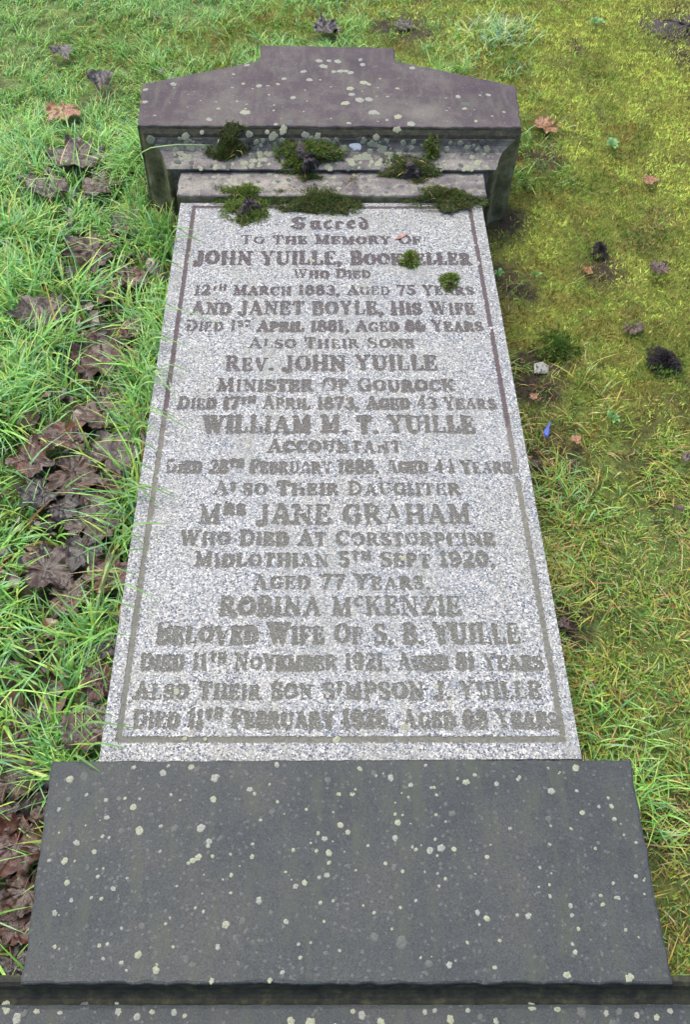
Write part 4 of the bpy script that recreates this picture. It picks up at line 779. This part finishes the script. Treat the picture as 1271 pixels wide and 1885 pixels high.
# bits of dead stuff on the soil
n = 26000; x = rng.uniform(.4, 1.6, n); y = rng.uniform(-.4, 3.2, n); ok = ~onstone(x, y, .002) & (rng.random(n) < .25+brownw(x, y)); x, y = x[ok], y[ok]; n = len(x)
mo.append(fronds(np.stack([x, y, gh(x, y)+.006], -1), nr[:n]*.15, rng.uniform(.006, .022, n), rng.uniform(.0015, .004, n), np.array([[.15, .08, .04], [.07, .04, .03], [.25, .17, .08], [.10, .05, .04]])[rng.integers(0, 4, n)]*rng.uniform(.6, 1.1, (n, 1))))
join('moss', mo, MOSSM, 'yellow-green moss carpet covering the lawn right of and behind the stone', 'moss')

# ------------------------------------------------------------------ moss clumps on the stone
def clump_geo(rx, ry, h, seed, nf, pal, L=(.005, .011)):
    r = np.random.default_rng(seed); K, Lr = 30, 9; V = [(0, 0, h)]
    for i_ in range(1, Lr+1):
        for j in range(K):
            a = 6.2832*j/K; e = 1+.30*math.sin(2*a+seed)+.24*math.sin(3*a+seed*2)+.18*math.sin(5*a+seed*3)+.12*math.sin(9*a+seed)
            t = i_/Lr; z = h*(1-t**2.2)*(.55+.9*float(vn(rx*t*math.cos(a)*40+seed, ry*t*math.sin(a)*40, .5, seed)))
            V.append((rx*e*t*math.cos(a), ry*e*t*math.sin(a), max(z, -.001)))
    V = np.array(V); f = [np.array([(0, 1+j, 1+(j+1) % K) for j in range(K)]), np.array([(1+i_*K+j, 1+(i_+1)*K+j, 1+(i_+1)*K+(j+1) % K, 1+i_*K+(j+1) % K) for i_ in range(Lr-1) for j in range(K)])]
    k = r.integers(0, len(V), nf); P = V[k]+r.normal(0, .35, (nf, 3))*np.array([rx, ry, 0])*.12
    q = nf//4; aa = r.uniform(0, 6.28, q); rr_ = 1+.55*r.random(q)**1.5*(.5+.5*np.sin(3*aa+seed)); P[:q] = np.stack([rx*rr_*np.cos(aa), ry*rr_*np.sin(aa), np.zeros(q)], -1)
    nn = np.stack([P[:, 0]/rx, P[:, 1]/ry, np.full(nf, .7)], -1); nn /= np.linalg.norm(nn, axis=1)[:, None]
    fr = fronds(P, nn, r.uniform(*L, nf), r.uniform(.0012, .0024, nf), pal[r.integers(0, len(pal), nf)]*r.uniform(.6, 1.4, (nf, 1)))
    return V, f, fr
n_ = N('dark_moss_cushion'); CUSH = n_.fin(n_.ramp(n_.noise(110, 5, .7), [(.35, (.012, .012, .008)), (.6, (.04, .05, .016)), (.75, (.085, .07, .035))]), .9, .2); n_.bump(n_.noise(150, 4), 1, .006) if False else None
DIRT = N('dark_soil_clod'); DIRT = DIRT.fin(DIRT.ramp(DIRT.noise(140, 5, .7), [(.35, (.012, .010, .011)), (.6, (.045, .038, .040)), (.75, (.10, .085, .08))]), .85, .3)
PDARK = np.array([.85, 1.1, 1.])*np.array([[.07, .11, .03], [.10, .14, .035], [.05, .075, .035], [.13, .13, .04], [.15, .10, .04], [.10, .07, .03]])
PGRN = np.array([.85, 1.15, 1.])*np.array([[.10, .18, .03], [.16, .25, .045], [.18, .18, .04], [.08, .11, .03], [.20, .13, .05], [.12, .08, .03]])
clumps = [ # x, y, z, rx, ry, h, tilt, pal, label, clod
 (-.266, 1.618, .222, .036, .030, .016, 62, PDARK, 'upright moss clump on the cove of the moulding, left end', 0),
 (-.283, 1.604, .206, .030, .020, .014, 50, PDARK, 'dark moss trail under the left cove clump, reaching the frieze', 0),
 (-.073, 1.596, .204, .050, .040, .030, 45, PGRN, 'largest moss clump with a dark soil clod, on the middle of the moulding', 1),
 (-.058, 1.545, .168, .036, .024, .014, 0, PDARK, 'flat dark moss patch on the frieze right under the largest clump', 0),
 (-.228, 1.482, .168, .048, .028, .022, 8, PGRN, 'moss clump with straw at the frieze edge above the left slab border', 0),
 (-.222, 1.425, .162, .036, .034, .026, 0, PGRN, 'moss and dark soil lump hanging on to the slab, left of the first word', 1),
 (-.035, 1.465, .165, .078, .034, .022, 5, PDARK, 'long moss cushion bridging the joint just above the first word', 0),
 (-.135, 1.485, .166, .050, .018, .012, 0, PDARK, 'thin straggly moss strip joining two clumps along the joint', 0),
 (.055, 1.540, .167, .024, .022, .010, 0, PDARK, 'small round dark moss tuft on the frieze, right of the middle', 0),
 (.202, 1.572, .188, .044, .026, .018, 30, PDARK, 'dark moss clump with soil across moulding and frieze, right side', 1),
 (.232, 1.535, .168, .036, .024, .014, 0, PDARK, 'moss patch on the right of the frieze running down to the corner cushion', 0),
 (.292, 1.478, .168, .062, .032, .026, 0, PDARK, 'thick dark moss cushion at the top right corner of the slab', 0),
 (.262, 1.617, .216, .018, .024, .012, 60, PGRN, 'small bright moss sprig on the cove, right end', 0),
 (.185, 1.236, .161, .019, .022, .016, 0, PGRN, 'small moss tuft growing over the word bookseller', 0),
 (.275, 1.160, .161, .017, .024, .016, 0, PGRN, 'small brownish-green moss tuft over the word years near the right border', 0)]
for k, (x, y, z, rx, ry, h, tilt, pal, lab, clod) in enumerate(clumps):
    o = tag(empty('moss_clump', (x, y, z)), lab, 'moss clump', 'moss clumps growing on the stone'); o.rotation_euler = (math.radians(tilt), 0, 0)
    rx *= 1.28 if rx > .02 else 1; ry *= 1.22 if rx > .02 else 1
    V, f, fr = clump_geo(rx, ry, h*(.62 if rx > .02 else .8), 11+k, int(2400*(rx*ry)/(.04*.03))+200, pal)
    mesh('cushion', V, f, CUSH, o, smooth=True); mesh('fronds', fr[0], fr[1], MOSSM, o, cols=fr[2])
    if clod:
        V2, f2, _ = clump_geo(rx*.5, ry*.6, h*1.1, 77+k, 5, pal); V2 = V2+np.array([.006, -.006, h*.35]); V2 += rng.normal(0, .0012, V2.shape); mesh('soil_clod', V2, f2, DIRT, o)
    ns = 3+k % 6 if rx > .02 else 3
    rt = np.stack([rng.uniform(-rx, rx, ns)*.8, rng.uniform(-ry, ry, ns)*.8, np.full(ns, h*.6)], -1); hh = rng.uniform(.01, .022, ns)
    v, f, c = blades(rt, rng.uniform(0, 6.28, ns), hh, hh*1.2, rng.uniform(.0012, .0024, ns), pick(STRAW, ns, 1), 4, .4)
    for q in range(ns): mesh('straw_stem', v[q*10:q*10+10], f[:4], BLADE, o, cols=c[q*10:q*10+10])
# dark cushion of fine moss on the right lawn
def gclump(name, pt, rx, ry, h, pal, lab, cat, nf, mat2=CUSH, L=(.006, .014)):
    px, py = PTS[pt]; o = tag(empty(name, (px, py, float(gh(np.array(px), np.array(py)))+.004)), lab, cat)
    V, f, fr = clump_geo(rx, ry, h, hash(pt) % 1 + len(lab), nf, pal, L); mesh('cushion' if mat2 is CUSH else 'lump_body', V, f, mat2, o, smooth=True)
    if nf: mesh('fronds', fr[0], fr[1], MOSSM, o, cols=fr[2])
    return o
gclump('moss_cushion', 'cush', .05, .04, .014, np.array([[.05, .13, .02], [.08, .17, .03], [.04, .09, .02], [.12, .16, .04]]), 'dark green moss cushion on the lawn beside the Rev. John line, right of the slab', 'moss cushion', 3500)
for pt, rx, ry, lab in (('lump1', .022, .026, 'small black lump in moss on the right, level with the first inscribed lines'), ('lump2', .034, .045, 'large black shaggy cone-like lump on the right lawn near the photo edge')):
    px, py = PTS[pt]; o = tag(empty('dark_lump', (px, py, float(gh(np.array(px), np.array(py)))+.012)), lab, 'lump')
    V, f, fr = clump_geo(rx*.85, ry*.85, .018, 5 if pt == 'lump1' else 8, 900 if pt == 'lump1' else 4500, np.array([[.03, .027, .032], [.05, .045, .05], [.075, .065, .06]]), (.005, .012))
    mesh('lump_body', V, f, DIRT, o, smooth=True); mesh('scales', fr[0], fr[1], MOSSM, o, cols=fr[2])
# dark molehill of bare soil, back right
px, py = PTS['hole']; V, f, _ = clump_geo(.13, .12, .015, 21, 10, PDARK); V = V+rng.normal(0, .003, V.shape)
o = mesh('soil_mound', V, f, DIRT); o.location = (px+.03, py, float(gh(np.array(px), np.array(py)))+.002); tag(o, 'dark crumbly bare soil patch in the moss at the top right corner', 'soil mound')

# small broad-leaved weeds
WEED = N('weed_leaf').leafy((.10, .24, .07), .4, .5, .3)
def weed(pt, r, nl, lab, rise=.02):
    px, py = PTS[pt]; V = []; F_ = []
    for k in range(nl):
        a = 6.28*k/nl+R_.uniform(-.3, .3); L = r*R_.uniform(.6, 1.1); w = L*.22; b = len(V)
        for j in range(7):
            t = j/6; hw = w*math.sin(min(1, t*1.02)*math.pi)**.7*(1+.25*(j % 2)); cx = L*t; z = rise*math.sin(t*2.2)
            for sgn in (-1, 0, 1): V.append((cx*math.cos(a)-sgn*hw*math.sin(a), cx*math.sin(a)+sgn*hw*math.cos(a), z-.0+(abs(sgn))*.003))
        for j in range(6):
            for s in (0, 1): q = b+j*3+s; F_.append((q, q+1, q+4, q+3))
    o = mesh('weed', np.array(V), np.array(F_), WEED, smooth=True); o.location = (px, py, float(gh(np.array(px), np.array(py)))+.014); tag(o, lab, 'weed', 'small weeds in the moss')
weed('plant1', .022, 5, 'small clover-like weed touching the upper right slab edge')
weed('plant4', .018, 4, 'pale bluish seedling in the moss just right of the clover-like weed')
weed('plant2', .032, 7, 'green rosette weed in bright moss, level with the moulding')
weed('plant3', .022, 6, 'small rosette weed in the grass right of the blue scrap')
weed('plant5', .035, 7, 'broad light-green weed in moss at the very back right')
# stone chip, blue scrap and the reddish twig on the slab
def chip(name, pts, t, mat, loc, rot, lab, cat, bev=.0015):
    k = len(pts); c = np.mean(pts, 0); P = np.array(pts); I = c+(P-c)*.8
    V = np.concatenate([np.column_stack([P, np.zeros(k)]), np.column_stack([P, np.full(k, t*.6)]), np.column_stack([I, np.full(k, t)+rng.normal(0, t*.12, k)])])
    i_ = np.arange(k); j = (i_+1) % k
    o = mesh(name, V, [np.stack([i_, j, j+k, i_+k], -1), np.stack([i_+k, j+k, j+2*k, i_+2*k], -1), i_+2*k, i_[::-1]], mat); o.location = loc; o.rotation_euler = rot; return tag(o, lab, cat)
n_ = N('grey_chip'); CH = n_.fin(n_.ramp(n_.noise(200, 3), [(.3, (.10, .105, .10)), (.7, (.21, .215, .20))]), .6)
px, py = PTS['pebble']; chip('stone_chip', [(-.022, -.012), (.012, -.020), (.026, .002), (.014, .018), (-.010, .016)], .004, CH, (px, py, float(gh(np.array(px), np.array(py)))+.007), (.12, .1, .3), 'angular light grey stone chip on soil right of the slab', 'stone')
n_ = N('blue_plastic'); BP = n_.fin((.008, .05, .28), .45, .3)
px, py = PTS['blue']; chip('plastic_scrap', [(-.004, -.017), (.004, -.019), (.006, -.006), (.005, .004), (.009, .017), (.005, .019), (-.001, .006), (-.008, -.005)], .003, BP, (px, py, .028), (.35, -.2, -.2), 'bright blue twisted plastic scrap on soil beside the slab', 'plastic scrap')
n_ = N('reddish_scrap'); RS = n_.fin(n_.ramp(n_.noise(150, 3), [(.3, (.16, .055, .04)), (.7, (.28, .12, .09))]), .6)
px, py = PTS['scrap']; chip('leaf_scrap', [(-.016, -.006), (-.006, -.004), (.004, .002), (.013, .011), (.016, .016), (.011, .018), (.002, .009), (-.008, .001), (-.016, -.002)], .0025, RS, (px, py, ZS+.0006), (0, 0, 0), 'thin reddish curled leaf scrap lying on the slab before the word of', 'leaf scrap')
